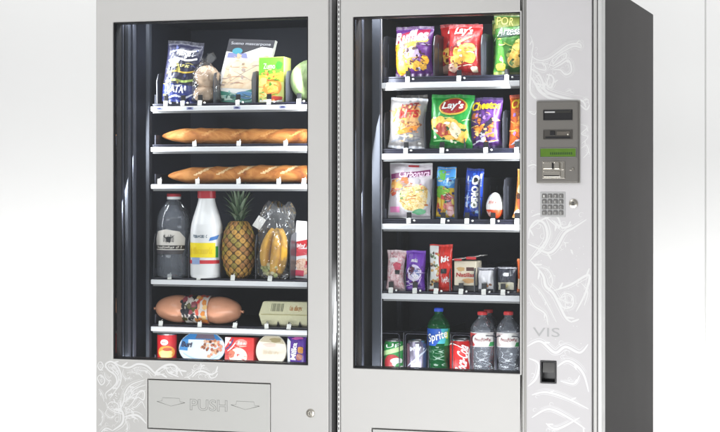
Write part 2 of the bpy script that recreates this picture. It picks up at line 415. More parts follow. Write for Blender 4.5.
# outlined letters pressed into the flap
def outline_text(s, x0, x1, z0, z1, y, mat, r, parent, name):
    cu = bpy.data.curves.new('tmp', 'FONT'); cu.body = s; cu.fill_mode = 'NONE'; cu.bevel_depth = .012; cu.bevel_resolution = 0; cu.offset = .012; cu.resolution_u = 4
    o = bpy.data.objects.new('tmp', cu); COL.objects.link(o); bpy.context.view_layer.update()
    me = bpy.data.meshes.new_from_object(o.evaluated_get(bpy.context.evaluated_depsgraph_get()))
    xs = [v.co.x for v in me.vertices]; ys = [v.co.y for v in me.vertices]
    vs = [(x0+(v.co.x-min(xs))/(max(xs)-min(xs))*(x1-x0), y+v.co.z*.05, z0+(v.co.y-min(ys))/(max(ys)-min(ys))*(z1-z0)) for v in me.vertices]
    fs = [list(p.vertices) for p in me.polygons]
    bpy.data.objects.remove(o); bpy.data.curves.remove(cu); bpy.data.meshes.remove(me)
    return vs, fs
fp.add(*outline_text('PUSH', X(189.5), X(227), Z(208, 411), Z(208, 399.5), .0026, LINE, 0, None, ''), LINE)
fp.build('push_flap', door)
dec = MB(); S = doorS(0)
swirl(dec, S, 95, 355, 5.61, [
 (15, (112, 40), (140, 60), (190, 70), (240, 50), (290, 60), (330, 95), (350, 110), (392, 104)),
 (16, (338, 118), (345, 92), (395, 58), (440, 55), (470, 80), (492, 118)), (12, (398, 62), (410, 95), (445, 112), (470, 122)), (9, (420, 62), (440, 85), (465, 92), (452, 70)),
 (14, (545, 124), (575, 95), (610, 92), (650, 108), (690, 90)), (9, (585, 100), (600, 62), (618, 58)), (10, (640, 100), (650, 128), (680, 122)), (8, (500, 126), (530, 118), (556, 92), (540, 78)),
 (13, (66, 245), (60, 215), (98, 182), (122, 150), (112, 112), (74, 82), (60, 52), (90, 36), (122, 58), (146, 108), (141, 160), (112, 204), (82, 245)),
 (8, (82, 60), (104, 86), (130, 120), (126, 158), (100, 196)), (6, (92, 52), (116, 78), (138, 116)),
 (10, (22, 40), (16, 62), (30, 84), (46, 62), (36, 40), (22, 40)), (10, (30, 108), (14, 130), (34, 166), (54, 150), (46, 122), (30, 108)), (8, (50, 92), (60, 128), (80, 150), (62, 176)),
 (12, (88, 300), (138, 302), (160, 262), (170, 212), (204, 166), (280, 138)), (9, (148, 272), (188, 242), (222, 192), (286, 166)), (9, (172, 262), (204, 232), (236, 214), (284, 196)),
 (11, (188, 292), (214, 262), (250, 204), (276, 206), (272, 250), (240, 236), (214, 262)), (7, (160, 240), (180, 215), (214, 186), (262, 158)),
 (16, (98, 424), (148, 388), (160, 350), (150, 312), (120, 300)), (16, (164, 348), (214, 335), (250, 345), (288, 384)), (8, (200, 300), (230, 290), (262, 262), (282, 300)), (8, (176, 330), (186, 300), (220, 322)),
 (9, (60, 262), (80, 300), (130, 322), (128, 276), (92, 262), (70, 280)), (7, (70, 300), (60, 330), (92, 352), (120, 330)), (10, (30, 440), (60, 410), (100, 424)), (8, (170, 360), (184, 400), (176, 436)),
 (7, (210, 72), (250, 84), (292, 92), (318, 124)), (7, (160, 78), (156, 110), (176, 132), (210, 128)), (6, (180, 98), (214, 96), (250, 108), (270, 128)), (7, (20, 190), (40, 220), (52, 262)), (7, (20, 300), (44, 330), (40, 372), (20, 396))], VINYL, .8, [hf, (wl, wr, wb, wt), (-9, lx0, 0, 9)])
rr = random.Random(3)
for i in range(46):       # small scales along the tail
    x = 88+rr.uniform(-18, 55); y = 215+rr.uniform(-5, 95); p = at(95+x/5.61, 355+y/5.61)
    dec.decal(ell(p.x, p.z, .0018, .0013, 10), S, VINYL, 5.2+i*.02)
for i in range(22):
    x = 180+rr.uniform(0, 120); y = 80+rr.uniform(-10, 40); p = at(95+x/5.61, 355+y/5.61)
    dec.decal(ell(p.x, p.z, .0016, .0012, 10), S, VINYL, 6.4+i*.02)
dec.build('floral_decal', door)
lock(door, (0, 0, 0), 310.5, 413, 0)
g = MB(); g.box(wl+.004, wr-.004, .012, .016, wb+.004, wt-.004, GLASS); g.build('window_pane', door)
g = MB(); plate(g, [wl+.0005, wl+.0035, wr-.0035, wr-.0005], [wb+.0005, wb+.0035, wt-.0035, wt-.0005], [(wl+.0035, wr-.0035, wb+.0035, wt-.0035)], .003, FRY+.003, pmat('gasket_black', (.012, .012, .014), .7), 0); g.build('window_gasket', door)
ix0, ix1 = wl-.02, wr+.03
liner(L, ix0, ix1, wb-.10, wt+.03, .66, ipl)
rl = MB()
for px, wd, mt, y in ((117.5, .010, RAILM, .062), (122.5, .004, RAILM, .07), (126.5, .012, INNERG, .075), (133, .004, RAILM, .10), (147.5, .012, INNERG, .14)):
    x = X(px, y); rl.box(x-wd/2, x+wd/2, y, y+.02, wb-.09, wt+.02, mt, .0015)
rl.build('tray_rail', L, ipl)
tx0 = X(152, TY); tx1 = ix1-.003
def zrow(px, py, Y=TY): return Z(px, py, Y)
LR = {  # row: rail centre y, floor y, tags px, dividers px, divider height, coils
 1: (108, 103, (166, 183, 200, 238, 269, 299), (158, 214.5, 253, 287), .10, True),
 2: (149, 144, (195, 239, 286), (), .05, False),
 3: (186.7, 183.5, (160, 198, 239, 279, 304), (), .05, False),
 4: (283, 278.5, (170, 199, 233, 270), (155, 189.5, 221, 256.5, 291), .145, True),
 5: (330.5, 325.5, (161, 200, 235, 267, 289), (), .06, False),
 6: (372, 366.5, (168, 200, 238, 270, 297), (), .05, False)}
for k, (ys, yf, tg, dv, dh, co) in LR.items():
    tray(L, ipl, 'L%d' % k, tx0, tx1, zrow(230, ys), 5.2/350, zrow(230, yf, TY+.02), [X(p, TY) for p in tg], [X(p, TY+.02) for p in dv], dh, co, stops=(k == 1),
         labels=[X(p, TY) for p in ((160, 191, 238, 284) if k == 1 else ())])

# ================================================================== RIGHT MACHINE
rx0, rx1 = X(337), 0.0; DEPR = 1.03
R = empty('vending_machine', ((rx0+rx1)/2, .4, 0)); ipr = tuple(-R.location)
tag(R, 'silver snack and drinks vending machine with charcoal side and payment column', 'vending machine')
shell(R, rx0+.004, rx1, DEPR, SIDE, ipr)
wl, wr, wt, wb = X(353), X(520.5), Z(437, 14.5), Z(437, 371)
dr0, dr1 = X(340.5), X(521.2)
fl0, fl1, ft, fb = X(371.5), X(509), Z(440, 431), .33
d = MB(); plate(d, [dr0, wl, fl0, fl1, wr, dr1], [BOT+.02, fb, ft, wb, wt, TOPZ], [(wl, wr, wb, wt), (fl0, fl1, fb, ft)], 0, FRY, SILVER, .003)
d.box(fl0-.005, fl1+.005, .02, .046, fb-.005, ft+.005, GROOVE)
door = d.build('door', R, ipr)
fp = MB(); fp.box(fl0+.003, fl1-.003, .003, .018, fb+.003, ft-.0035, FLAPM, .0012); fp.build('push_flap', door)
g = MB(); g.box(wl+.004, wr-.004, .012, .016, wb+.004, wt-.004, GLASS); g.build('window_pane', door)
g = MB(); plate(g, [wl+.0005, wl+.0035, wr-.0035, wr-.0005], [wb+.0005, wb+.0035, wt-.0035, wt-.0005], [(wl+.0035, wr-.0035, wb+.0035, wt-.0035)], .003, FRY+.003, pmat('gasket_black', (.012, .012, .014), .7), 0); g.build('window_gasket', door)
h = MB(); h.box(rx0+.0005, dr0-.0025, .002, FRY, BOT+.02, TOPZ-.002, EDGEW, .002)
z = BOT+.04
hx = (rx0+dr0)/2-.0007
while z < TOPZ-.03:
    h.box(hx-.0012, hx+.0012, .0008, .0028, z, z+.008, GROOVE); z += .0145
h.box(dr0-.0025, dr0-.0003, .012, FRY, BOT+.02, TOPZ-.004, GROOVE); h.build('hinge_strip', R, ipr)
cx0, cx1 = X(526.5), X(592)
e = MB(); e.box(dr1+.0005, cx0-.0005, .008, FRY, BOT+.02, TOPZ-.002, pmat('edge_taupe', (.27, .265, .25), .4, .3)); e.box(dr1+.004, dr1+.0055, .006, .0085, BOT+.02, TOPZ-.004, EDGEW); e.build('door_seam', R, ipr)
col = MB(); sx0, sx1, sz0, sz1 = X(540.5), X(556.5), Z(548, 383), Z(548, 360.5)
plate(col, [cx0, sx0, sx1, cx1], [BOT+.02, sz0, sz1, TOPZ], [(sx0, sx1, sz0, sz1)], -.003, FRY, PANEL, .003)
column = col.build('payment_column', R, ipr)
cs = MB(); plate(cs, [sx0+.0005, sx0+.004, sx1-.004, sx1-.0005], [sz0+.0005, sz0+.004, sz1-.004, sz1-.0005], [(sx0+.004, sx1-.004, sz0+.004, sz1-.004)], -.005, .03, BLACK, .001)
cs.box(sx0+.002, sx1-.002, .031, .04, sz0+.002, sz1-.002, BLACK); cs.box(sx0+.006, sx1-.006, .004, .008, sz0+.03, sz1-.006, pmat('smoked_flap', (.03, .028, .026), .15)); cs.build('coin_return', column)
po = MB(); po.box(cx1+.0005, cx1+.004, .010, FRY, BOT+.02, TOPZ-.003, EDGE); po.box(cx1+.0045, X(597), -.001, FRY, BOT+.02, TOPZ-.002, SILVER, .002)
po.box(X(597)+.0006, X(597.8), .006, FRY, BOT+.02, TOPZ-.003, EDGE); po.box(X(597.8)+.0004, rx1+.001, -.002, FRY, BOT+.02, TOPZ-.001, EDGEW, .003); po.build('corner_post', R, ipr)
# decal on the column
dec = MB(); S = doorS(-.003)
KEEP = [(sx0, sx1, sz0, sz1), (-9, cx0, 0, 9), (cx1, 9, 0, 9), (X(537), X(580.5), Z(558, 184), Z(558, 100)), (X(540), X(577), Z(553, 217.5), Z(553, 191))]
swirl(dec, S, 525, 30, 5.4, [
 (9, (30, 30), (45, 80), (40, 140), (80, 165), (130, 155), (180, 120), (240, 80), (295, 76), (302, 96), (262, 90), (192, 128), (150, 160), (132, 204)),
 (8, (45, 175), (100, 180), (112, 216), (62, 206), (45, 175)), (9, (148, 192), (184, 146), (220, 126), (222, 150), (170, 186), (150, 196)),
 (10, (140, 215), (190, 190), (236, 165), (252, 220), (222, 242), (190, 216), (150, 216)), (12, (135, 235), (120, 290), (140, 312), (157, 270), (140, 240)),
 (14, (35, 210), (76, 240), (100, 290), (112, 330), (170, 356), (260, 376), (312, 384), (330, 420)), (15, (30, 250), (58, 292), (80, 330), (130, 366), (190, 378)), (12, (40, 140), (34, 210), (30, 330), (60, 374)),
 (7, (52, 236), (84, 280), (90, 330), (130, 352)), (6, (20, 290), (36, 340), (66, 372)), (6, (220, 335), (245, 325), (250, 340)), (7, (316, 384), (330, 372), (346, 380))], VINYL, .95, KEEP)
swirl(dec, S, 525, 95, 6.17, [(12, (340, 60), (380, 90), (400, 60)), (8, (345, 180), (385, 200), (350, 240), (390, 260), (352, 300)), (8, (20, 100), (60, 120), (75, 90)), (10, (20, 440), (50, 430), (74, 436)), (8, (348, 330), (380, 310), (392, 350), (360, 390))], VINYL, .95, KEEP)
swirl(dec, S, 515, 200, 3.6, [
 (9, (48, 158), (75, 170), (120, 190), (150, 170), (180, 120), (212, 100), (258, 70)), (9, (52, 222), (80, 190), (115, 140), (110, 90), (82, 74), (56, 100), (50, 140)),
 (7, (58, 102), (100, 70), (150, 58), (165, 100), (132, 70)), (8, (140, 74), (172, 100), (206, 88)), (6, (60, 60), (90, 50), (120, 68), (150, 96)), (5, (110, 60), (128, 120), (100, 180), (60, 210)),
 (5, (176, 150), (184, 158)), (5, (200, 178), (208, 184)), (9, (140, 326), (200, 305), (266, 270), (256, 330), (220, 402)), (10, (58, 220), (100, 268), (112, 310), (142, 340), (182, 420), (206, 440)),
 (5, (80, 240), (118, 250), (136, 290), (120, 330)), (6, (160, 360), (180, 335), (208, 348), (206, 382), (176, 388), (160, 360)), (4, (150, 350), (185, 366), (215, 372)), (4, (178, 330), (184, 362), (178, 396)), (5, (240, 300), (262, 330), (250, 380)), (5, (60, 300), (90, 330), (120, 380), (150, 440)), (6, (50, 340), (70, 380), (110, 410), (120, 450))], VINYL, .95, KEEP)
swirl(dec, S, 515, 310, 3.54, [(9, (44, 128), (90, 110), (142, 150), (180, 130), (230, 150), (260, 120)), (8, (50, 170), (84, 190), (76, 240), (46, 270)), (8, (150, 200), (190, 180), (240, 220), (262, 290)), (7, (60, 300), (110, 290), (180, 310), (262, 350)), (7, (60, 380), (120, 350), (190, 380), (250, 420)), (7, (110, 400), (150, 420), (230, 380)), (6, (160, 250), (210, 260), (230, 230))], VINYL2, .95, KEEP)
for i in range(30):
    p = at(rr.uniform(531, 588), rr.uniform(228, 345)); dec.decal(ell(p.x, p.z, .0014, .0014, 8), S, VINYL, 5.2+i*.02)
dec.text('VIS', S, pmat('print_pale_grey', (.5, .5, .505), .5), X(533), X(560), Z(545, 336.5), Z(545, 327.5), 4)
dec.build('floral_decal', column)
lock(column, (0, 0, 0), 573.5, 203.5, -.003)
# payment panel
pp = MB(); a0, a1, b0, b1 = X(537.5), X(579.5), Z(558, 183), Z(558, 101.5)
pp.box(a0, a1, -.016, -.0035, b0, b1, PAY, .004)
pp.box(a0-.002, a1+.003, -.0052, -.0032, b0-.001, b1+.002, pmat('payment_bezel', (.42, .41, .38), .4, .3), .0006)
panel = pp.build('payment_panel', R, ipr)
def frame(mb, x0, x1, z0, z1, y, t, mat, inner):
    plate(mb, [x0, x0+t, x1-t, x1], [z0, z0+t, z1-t, z1], [(x0+t, x1-t, z0+t, z1-t)], y-.003, y, mat, .0007)
    mb.box(x0+t, x1-t, y-.0008, y-.0002, z0+t, z1-t, inner)
q = MB(); x0, x1 = X(544.5), X(573.5); z0, z1 = Z(559, 120.5), Z(559, 110)
frame(q, x0, x1, z0, z1, -.016, .002, BLACK, BLACK); q.box(x0+.004, x0+.034, -.0182, -.0168, z1-.0085, z1-.005, ink(215, 215, 215)); q.box(x0+.036, x1-.004, -.0182, -.0168, z1-.009, z1-.004, ink(45, 45, 40)); q.build('banknote_slot', panel)  # pale bar at the left is a highlight put in as colour
q = MB(); z0, z1 = Z(559, 139.5), Z(559, 130); DK = pmat('reader_dark', (.075, .068, .06), .35)
frame(q, x0, x1, z0, z1, -.016, .0015, DK, DK); q.box(x0+.006, x1-.006, -.0185, -.0168, z0+.003, z0+.008, BLACK); q.box(x0+.02, x0+.034, -.020, -.0168, z0+.011, z1-.003, BLACK, .001)
q.box(x0+.04, x1-.008, -.0185, -.0168, z0+.012, z1-.005, ink(100, 94, 86)); q.lathe([(0, -.0195), (.002, -.019), (.0025, -.0168)], ink(225, 220, 205), 12, axis='y', c=(x1-.013, 0, (z0+z1)/2)); q.build('card_reader', panel)
q = MB(); x0, x1 = X(541), X(577.5); z0, z1 = Z(559, 157.5), Z(559, 148)
frame(q, x0, x1, z0, z1, -.016, .0018, EDGE, pmat('display_green', (.075, .16, .012), .3, 0, 0, 60, 0, .25, 60, emit=.35))
S = flatS(x0, x1, z0, z1, -.0168)
for i in range(12): q.box(x0+.03+i*.0055, x0+.0335+i*.0055, -.0172, -.0169, z0+.008, z0+.0145, pmat('display_segment', (.02, .07, .01), .4))
q.build('display', panel)
q = MB(); x0, x1 = X(543.5), X(566); z0, z1 = Z(555, 178.5), Z(555, 161.5)
q.box(x0, x1, -.0185, -.0162, z0, z1, CHROME, .001); xm = (x0+x1)/2; zm = (z0+z1)/2
q.box(x0+.003, xm-.003, -.024, -.0184, zm+.002, z1-.003, CHROME, .0025); q.box(xm+.002, x1-.014, -.027, -.0184, zm+.001, z1-.002, CHROME, .003)
q.box(x0+.004, x1-.012, -.023, -.0184, z0+.003, zm-.004, CHROME, .002); q.box(x1-.011, x1-.003, -.021, -.0184, zm, z1-.003, CHROME, .001)
q.box(xm-.0022, xm+.0005, -.0255, -.0183, zm+.004, z1-.004, BLACK); q.box(x0+.006, x1-.016, -.0236, -.0229, z0+.007, z0+.0095, BLACK); q.build('coin_slot', panel)
q = MB(); p = at(572, 169.5, -.016); q.lathe([(0, -.004), (.003, -.004), (.004, 0)], CHROME, 14, axis='y', c=(p.x+.003, -.0162, p.z+.002)); q.box(p.x-.007, p.x-.001, -.0185, -.0162, p.z-.003, p.z, CHROME, .0006); q.build('return_button', panel)
kp = MB(); k0, k1, m0, m1 = X(540.6), X(565.6), Z(553, 217), Z(553, 192)
kp.box(k0, k1, -.0052, -.0032, m0, m1, pmat('keypad_plate', (.50, .50, .50), .4, .3), .0008); keyp = kp.build('keypad', R, ipr)
cap = ['1', '2', '3', 'A', '4', '5', '6', 'B', '7', '8', '9', 'C', '*', '0', '#', 'D']
KEYM = pmat('key_grey', (.22, .215, .21), .35, .6)
for i in range(16):
    a = k0+.004+(i % 4)*(k1-k0-.008)/4; b = m1-.004-(i//4+1)*(m1-m0-.008)/4; wk = (k1-k0-.008)/4-.003; hk = (m1-m0-.008)/4-.003
    q = MB(); q.box(a+.0015, a+wk+.0015, -.0095, -.0053, b+.0015, b+hk+.0015, KEYM, .0018); 
    S = flatS(a+.0015, a+wk+.0015, b+.0015, b+hk+.0015, -.0095); q.text(cap[i], S, ink(225, 225, 220), -.35, .3, .25, .75, 1); q.build('key', keyp)
# interior
ix0, ix1 = wl-.03, wr+.035
liner(R, ix0, ix1, wb-.12, wt+.03, .66, ipr)
rl = MB()
for px, wd, mt, y in ((356, .004, INNERG, .062), (362, .0035, RAILM, .08), (376, .026, INNERG, .115)):
    x = X(px, y); rl.box(x-wd/2, x+wd/2, y, y+.015, wb-.1, wt+.02, mt, .0015)
x = X(381.2, TY-.004); rl.box(x-.0022, x+.0012, TY-.004, TY+.004, wb-.1, wt+.02, pmat('rail_bright', (.55, .56, .6), .3, .4), .0008)
y = .52
for px in (398,): 
    x = X(px, y); rl.box(x-.012, x+.012, y, y+.02, wb-.1, wt+.02, INNERG, .002); rl.box(x-.003, x+.003, y-.004, y, wb-.1, wt+.02, RAILM)
rl.build('tray_rail', R, ipr)
tx0 = X(382.3, TY); tx1 = ix1-.003
RR = {
 1: (84.7, 76, (408, 459, 507), (384, 434.5, 482), .128, True),
 2: (156.4, 148.5, (406, 442, 486, 517), (385, 425.5, 465, 503.5), .115, True),
 3: (226.9, 219, (409, 443, 467, 493, 517), (384, 433, 455.5, 479.5, 504.5), .125, True),
 4: (297.2, 291.5, (391, 415, 436, 461, 484, 503), (383, 406, 428.5, 450.5, 475, 494.5), .075, True),
 5: (385, 379, (394, 417, 438, 461, 482, 508), (), .05, False)}
trays = {}
for k, (ys, yf, tg, dv, dh, co) in RR.items():
    trays[k] = tray(R, ipr, 'R%d' % k, tx0, tx1, zrow(450, ys), 6.0/350, zrow(450, yf, TY+.02), [X(p, TY) for p in tg], [X(p, TY+.02) for p in dv], dh, co)
# wire guards in front of the drinks
zf = FLOOR['R5']; zt = zrow(450, 333.5)
wg = MB(); wg.tube([(tx0-.005, TY+.03, zt), (tx1, TY+.03, zt)], .0018, WIRE)
wg.build('guard_rail', trays[5])
for a, b in ((381, 399), (405, 428), (452, 470), (471.5, 495), (496, 519)):
    wg = MB(); x0, x1 = X(a, TY), X(b, TY); r = .008; zb = zf+.02; zq = zt-.004; pts = []
    for cx, cz, t0 in ((x1-r, zq-r, 0), (x0+r, zq-r, PI/2), (x0+r, zb+r, PI), (x1-r, zb+r, 1.5*PI)):
        for j in range(5): t = t0+j*PI/8; pts.append((cx+r*math.cos(t), TY+.004, cz+r*math.sin(t)))
    wg.tube(pts, .0016, WIRE, 6, True); wg.build('wire_guard', trays[5])
pl = MB()
for px in (404, 430, 451, 471, 495):
    x = X(px, TY+.03); pl.box(x-.001, x+.001, TY+.025, .6, zf, zt-.003, DIV)
pl.build('divider', trays[5])

# ================================================================== PRODUCTS
def place(px0, px1, py, row, Y):
    c = (px0+px1)/2; zf = FLOOR[row]+.0006
    return Vector((X(c, Y), Y, zf)), X(px1, Y)-X(px0, Y), Z(c, py, Y)-zf
def bagS(w, h, d, seed=1, crimp=.07, pinch=.05, sag=.12, o=.0015, crease=1.0):
    def fn0(u, v, side=-1):
        e = max(0.0, min(1.0, (v-crimp)/(1-2*crimp))); env = max(0, math.sin(PI*e**(1-sag)))**.55 if 0 < e < 1 else 0
        hw = w/2*(1-pinch*env)*(1+.02*noise.noise(Vector((seed, v*5, 3))))
        t = d/2*max(0, 1-abs(u)**2.4)**.6*env
        k = noise.noise(Vector((u*2.2+seed*3.1, v*3.5, seed)))*.0035*env+noise.noise(Vector((u*6, v*8+seed, seed*2.0)))*.0016*crease
        k += .0016*crease*math.sin(u*16+seed+v*3)*(1-env)*.7
        k += crease*env*(.0022*abs(noise.noise(Vector((u*3.1+v*2.5, v*4-u*2+seed, seed*1.7))))+.0012*abs(noise.noise(Vector((u*9-v*4, v*9+u*5, seed*.9)))))*1.6
        k *= max(0, 1-u**6)
        return Vector((u*hw+.012*w*math.sin(v*7+seed), side*t-k-(.0006*-side), v*h+.006*h*math.sin(u*4+seed)))
    def fn(u, v):
        p = fn0(u, v); a = fn0(min(1, u+.01), v)-fn0(max(-1, u-.01), v); b = fn0(u, min(1, v+.01))-fn0(u, max(0, v-.01))
        n = a.cross(b)
        n = n.normalized() if n.length > 1e-9 else Vector((0, -1, 0))
        return p, (n if n.y < 0 else -n)
    return dict(fn=fn, fn0=fn0, mx=w/2, my=h, L=.007, o=o)
def bag(w, h, d, base, seed=1, end=None, band=None, **kw):
    S = bagS(w, h, d, seed, **kw); m = MB(); cr = kw.get('crimp', .07)*.7
    mt = (lambda u, v: end if end and (v < cr or v > 1-cr) else base)
    m.grid(lambda a, b: S['fn0'](2*a-1, b, -1), 36, 44, mt); m.grid(lambda a, b: S['fn0'](1-2*a, b, 1), 36, 44, mt)
    return m, S
def boxS(w, h, y=0.0): return dict(fn=lambda u, v: (Vector((u*w/2, y, v*h)), Vector((0, -1, 0))), mx=w/2, my=h, L=.5, o=.0003)
def cylS(rf, h, face=.28):
    # rf(v) radius at normalised height
    def fn(u, v):
        a = -PI/2+u*PI/2+face; r = rf(v); n = Vector((math.cos(a), math.sin(a), 0))
        return n*r+Vector((0, 0, v*h)), n
    return dict(fn=fn, mx=rf(.5)*PI/2, my=h, L=.008, o=.0003)
def put(m, name, loc, rot, label, cat, group=None):
    return tag(m.build(name, None, loc, rot), label, cat, group)
WHT = ink(238, 238, 236); YEL = ink(240, 190, 40); RED = ink(205, 30, 30); GOLD = ink(228, 170, 60)
CHIP = mottle('chip_print', ((214, 150, 50), (240, 190, 80), (250, 215, 120)), 50)
def clutter(m, S, seed, cols, n=26, u0=-.8, u1=.8, v0=.1, v1=.9, sz=1.0, lay=4):
    r_ = random.Random(seed)
    for i in range(n):
        u = r_.uniform(u0, u1); v = r_.uniform(v0, v1); c = ink(*r_.choice(cols))
        if r_.random() < .6: m.decal(blob(u, v, r_.uniform(.04, .13)*sz, r_.uniform(.012, .04)*sz, seed+i, 14, .4), S, c, lay+i % 3)
        else:
            a = r_.uniform(-.5, .5); ln = r_.uniform(.1, .3)*sz; m.ribbon([(u-ln, v-a*.06), (u, v+r_.uniform(-.02, .02)), (u+ln, v+a*.06)], r_.uniform(.0012, .003), S, c, lay+i % 3, 4)
def chips(m, S, spots, lay=2, mat=None):
    for i, (u, v, ru, rv) in enumerate(spots): m.decal(blob(u, v, ru, rv, i+ru*10, 26, .15), S, mat or CHIP, lay+i % 3)

# ---- right machine, first row
loc, w, h = place(395, 433, 26.5, 'R1', .165)
m, S = bag(w, h, .06, foil(88, 40, 110), 1, foil(70, 34, 84)); 
m.decal(blob(-.35, .62, .62, .22, 4, 30, .2), S, ink(226, 160, 30), 1); m.decal(blob(-.55, .36, .38, .30, 5, 30, .25), S, ink(214, 150, 34), 1)
m.decal([(-.92, .62), (.8, .76), (.86, .94), (-.5, .86), (-.96, .78)], S, ink(140, 22, 60), 2); m.text('Ruffles', S, ink(246, 222, 228), -.9, .8, .665, .90, 3, .12, .15, 0, .03)
m.decal([(-.9, .58), (.8, .68), (.84, .74), (-.9, .64)], S, ink(244, 196, 50), 3)
m.decal(blob(.1, .43, .42, .12, 6), S, ink(180, 160, 190), 2); chips(m, S, ((.2, .2, .26, .1), (.55, .22, .2, .09), (-.1, .26, .2, .1), (-.5, .22, .3, .13), (.7, .32, .2, .08)), 3, mottle('ridged_print', ((200, 130, 30), (238, 180, 50), (120, 70, 20)), 90))
m.ribbon([(-.2, .35), (.1, .28), (.4, .36), (.7, .3)], .004, S, ink(90, 30, 40), 5)
clutter(m, S, 1, ((50, 24, 60), (120, 70, 140), (230, 170, 60), (60, 30, 30), (200, 190, 210)), 34, v1=.66)
put(m, 'crisp_bag', loc, (-.05, 0, -.03), 'purple and yellow bag of ridged crisps, top left of the right machine', 'crisp bag', 'crisp bags in the snack machine')
def lays(px0, px1, py, row, Y, base, end, seed, rot, label, chipspots, green=False):
    loc, w, h = place(px0, px1, py, row, Y); m, S = bag(w, h, .06, base, seed, end)
    if green:
        m.decal(ell(.12, .76, .66, .165, 30, .05), S, ink(200, 170, 60), 1); m.decal(ell(.12, .765, .60, .14, 30, .05), S, ink(160, 24, 34), 2)
        m.text("Lay's", S, WHT, -.36, .62, .68, .855, 3, .03, .2, 0, .03)
    else:
        m.text("Lay's", S, WHT, -.55, .5, .74, .94, 3, -.06, .2, 0, .03); m.decal([(-.4, .64), (.5, .76), (.7, .86), (.45, .73), (-.2, .6)], S, ink(240, 200, 120), 2)
    chips(m, S, chipspots, 2)
    if green:
        m.decal(blob(-.35, .33, .3, .12, 9), S, ink(170, 60, 40), 5); m.decal(blob(.3, .32, .26, .13, 8), S, ink(240, 225, 190), 6); m.ribbon([(-.8, .13), (-.3, .15), (.2, .12), (.8, .16)], .004, S, ink(150, 210, 140), 2)
    else: m.decal(blob(-.62, .15, .3, .07, 3), S, ink(235, 190, 170), 2); m.decal(blob(.6, .12, .22, .06, 2), S, ink(240, 220, 190), 2)
    clutter(m, S, seed, ((20, 80, 36), (200, 60, 50), (240, 220, 150), (220, 160, 60), (245, 235, 215)) if green else ((110, 18, 24), (240, 200, 110), (225, 60, 50), (235, 220, 200), (90, 14, 18)), 26, v1=.6)
    return put(m, 'crisp_bag', loc, rot, label, 'crisp bag', 'crisp bags in the snack machine')
RF = foil(176, 34, 34); RE = foil(150, 28, 32)
lays(440, 478, 24, 'R1', .26, RF, RE, 3, (-.05, 0, .02), 'red potato crisp bag standing behind another red one', ((-.5, .4, .3, .15),))
lays(448, 482, 24.5, 'R1', .16, RF, RE, 2, (-.05, 0, -.02), 'red bag of potato crisps at the front of the top shelf', ((-.1, .46, .5, .12), (.3, .36, .5, .12), (-.3, .3, .45, .1), (.35, .52, .4, .09)))
def greenbag(px0, px1, py, Y, seed, label):
    loc, w, h = place(px0, px1, py, 'R1', Y); m, S = bag(w, h, .055, foil(62, 118, 44), seed, foil(120, 130, 60))
    m.decal([(-.96, .74), (.96, .80), (.96, .93), (-.96, .93)], S, ink(112, 122, 52), 1); m.text('POR', S, ink(215, 205, 120), -.82, .1, .79, .92, 2, -.05)
    m.decal([(-.9, .58), (-.3, .7), (.94, .76), (.94, .68), (-.2, .6)], S, ink(16, 60, 38), 2); m.text('Artesana', S, WHT, -.75, .9, .63, .76, 3, .07, .35)
    chips(m, S, ((.5, .38, .5, .2), (.2, .25, .4, .13), (.7, .2, .3, .12)), 2, mottle('corn_print', ((230, 170, 60), (250, 215, 110), (245, 225, 150)), 60)); m.decal(blob(-.6, .12, .3, .06, 2), S, ink(205, 190, 70), 2)
    clutter(m, S, seed, ((30, 70, 30), (150, 160, 70), (240, 210, 120), (90, 140, 60)), 26, v1=.58)
    return put(m, 'crisp_bag', loc, (-.05, 0, .02), label, 'crisp bag', 'crisp bags in the snack machine')
greenbag(492, 524, 20, .27, 5, 'green and olive snack bag behind its twin at the top right')
greenbag(494, 532, 13, .165, 4, 'tall green and olive snack bag in front on the top shelf at right')
# ---- right, second row
loc, w, h = place(387.5, 425, 98, 'R2', .16)
m, S = bag(w, h, .055, foil(150, 147, 146), 6, foil(196, 198, 204)); m.decal(blob(.05, .62, .72, .26, 3, 30, .25), S, ink(196, 150, 96), 1)
m.text('HOT', S, ink(120, 26, 22), -.3, .62, .74, .88, 3, .1, .2, 0, .03); m.text('BITS', S, ink(170, 30, 22), -.35, .72, .59, .74, 3, .08, .15, 0, .04); m.ribbon([(-.7, .6), (-.5, .75), (-.2, .8)], .008, S, ink(225, 150, 50), 2); m.ribbon([(-.7, .5), (-.4, .6), (.1, .56)], .01, S, ink(220, 140, 40), 2)
m.decal([(-.6, .25), (.6, .34), (.7, .45), (-.3, .38)], S, ink(222, 132, 38), 2); m.decal(blob(.4, .46, .4, .07, 5), S, ink(140, 90, 60), 1); m.ribbon([(-.8, .12), (-.2, .2), (.3, .15), (.8, .2)], .006, S, ink(120, 124, 134), 2)
clutter(m, S, 6, ((150, 100, 70), (230, 190, 140), (120, 116, 118), (225, 140, 60), (235, 232, 228)), 34)
put(m, 'snack_bag', loc, (-.06, .05, -.04), 'silver snack bag with orange print and dark red lettering', 'snack bag', 'crisp bags in the snack machine')
loc, w, h = place(396, 427, 95, 'R2', .25)
m, S = bag(w, h, .05, foil(150, 140, 132), 16, foil(170, 166, 160)); m.decal(blob(0, .6, .7, .2, 6), S, ink(150, 110, 84), 1)
put(m, 'snack_bag', loc, (-.05, 0, .05), 'dull silver snack bag leaning behind the silver one with orange print', 'snack bag', 'crisp bags in the snack machine')
lays(429, 472, 94.5, 'R2', .16, foil(28, 142, 52), foil(24, 124, 48), 7, (-.06, .03, -.02), 'bright green potato crisp bag with a red oval', ((-.45, .42, .4, .16), (.1, .38, .5, .14), (.5, .28, .4, .16), (0, .25, .5, .1), (-.7, .48, .2, .08)), True)
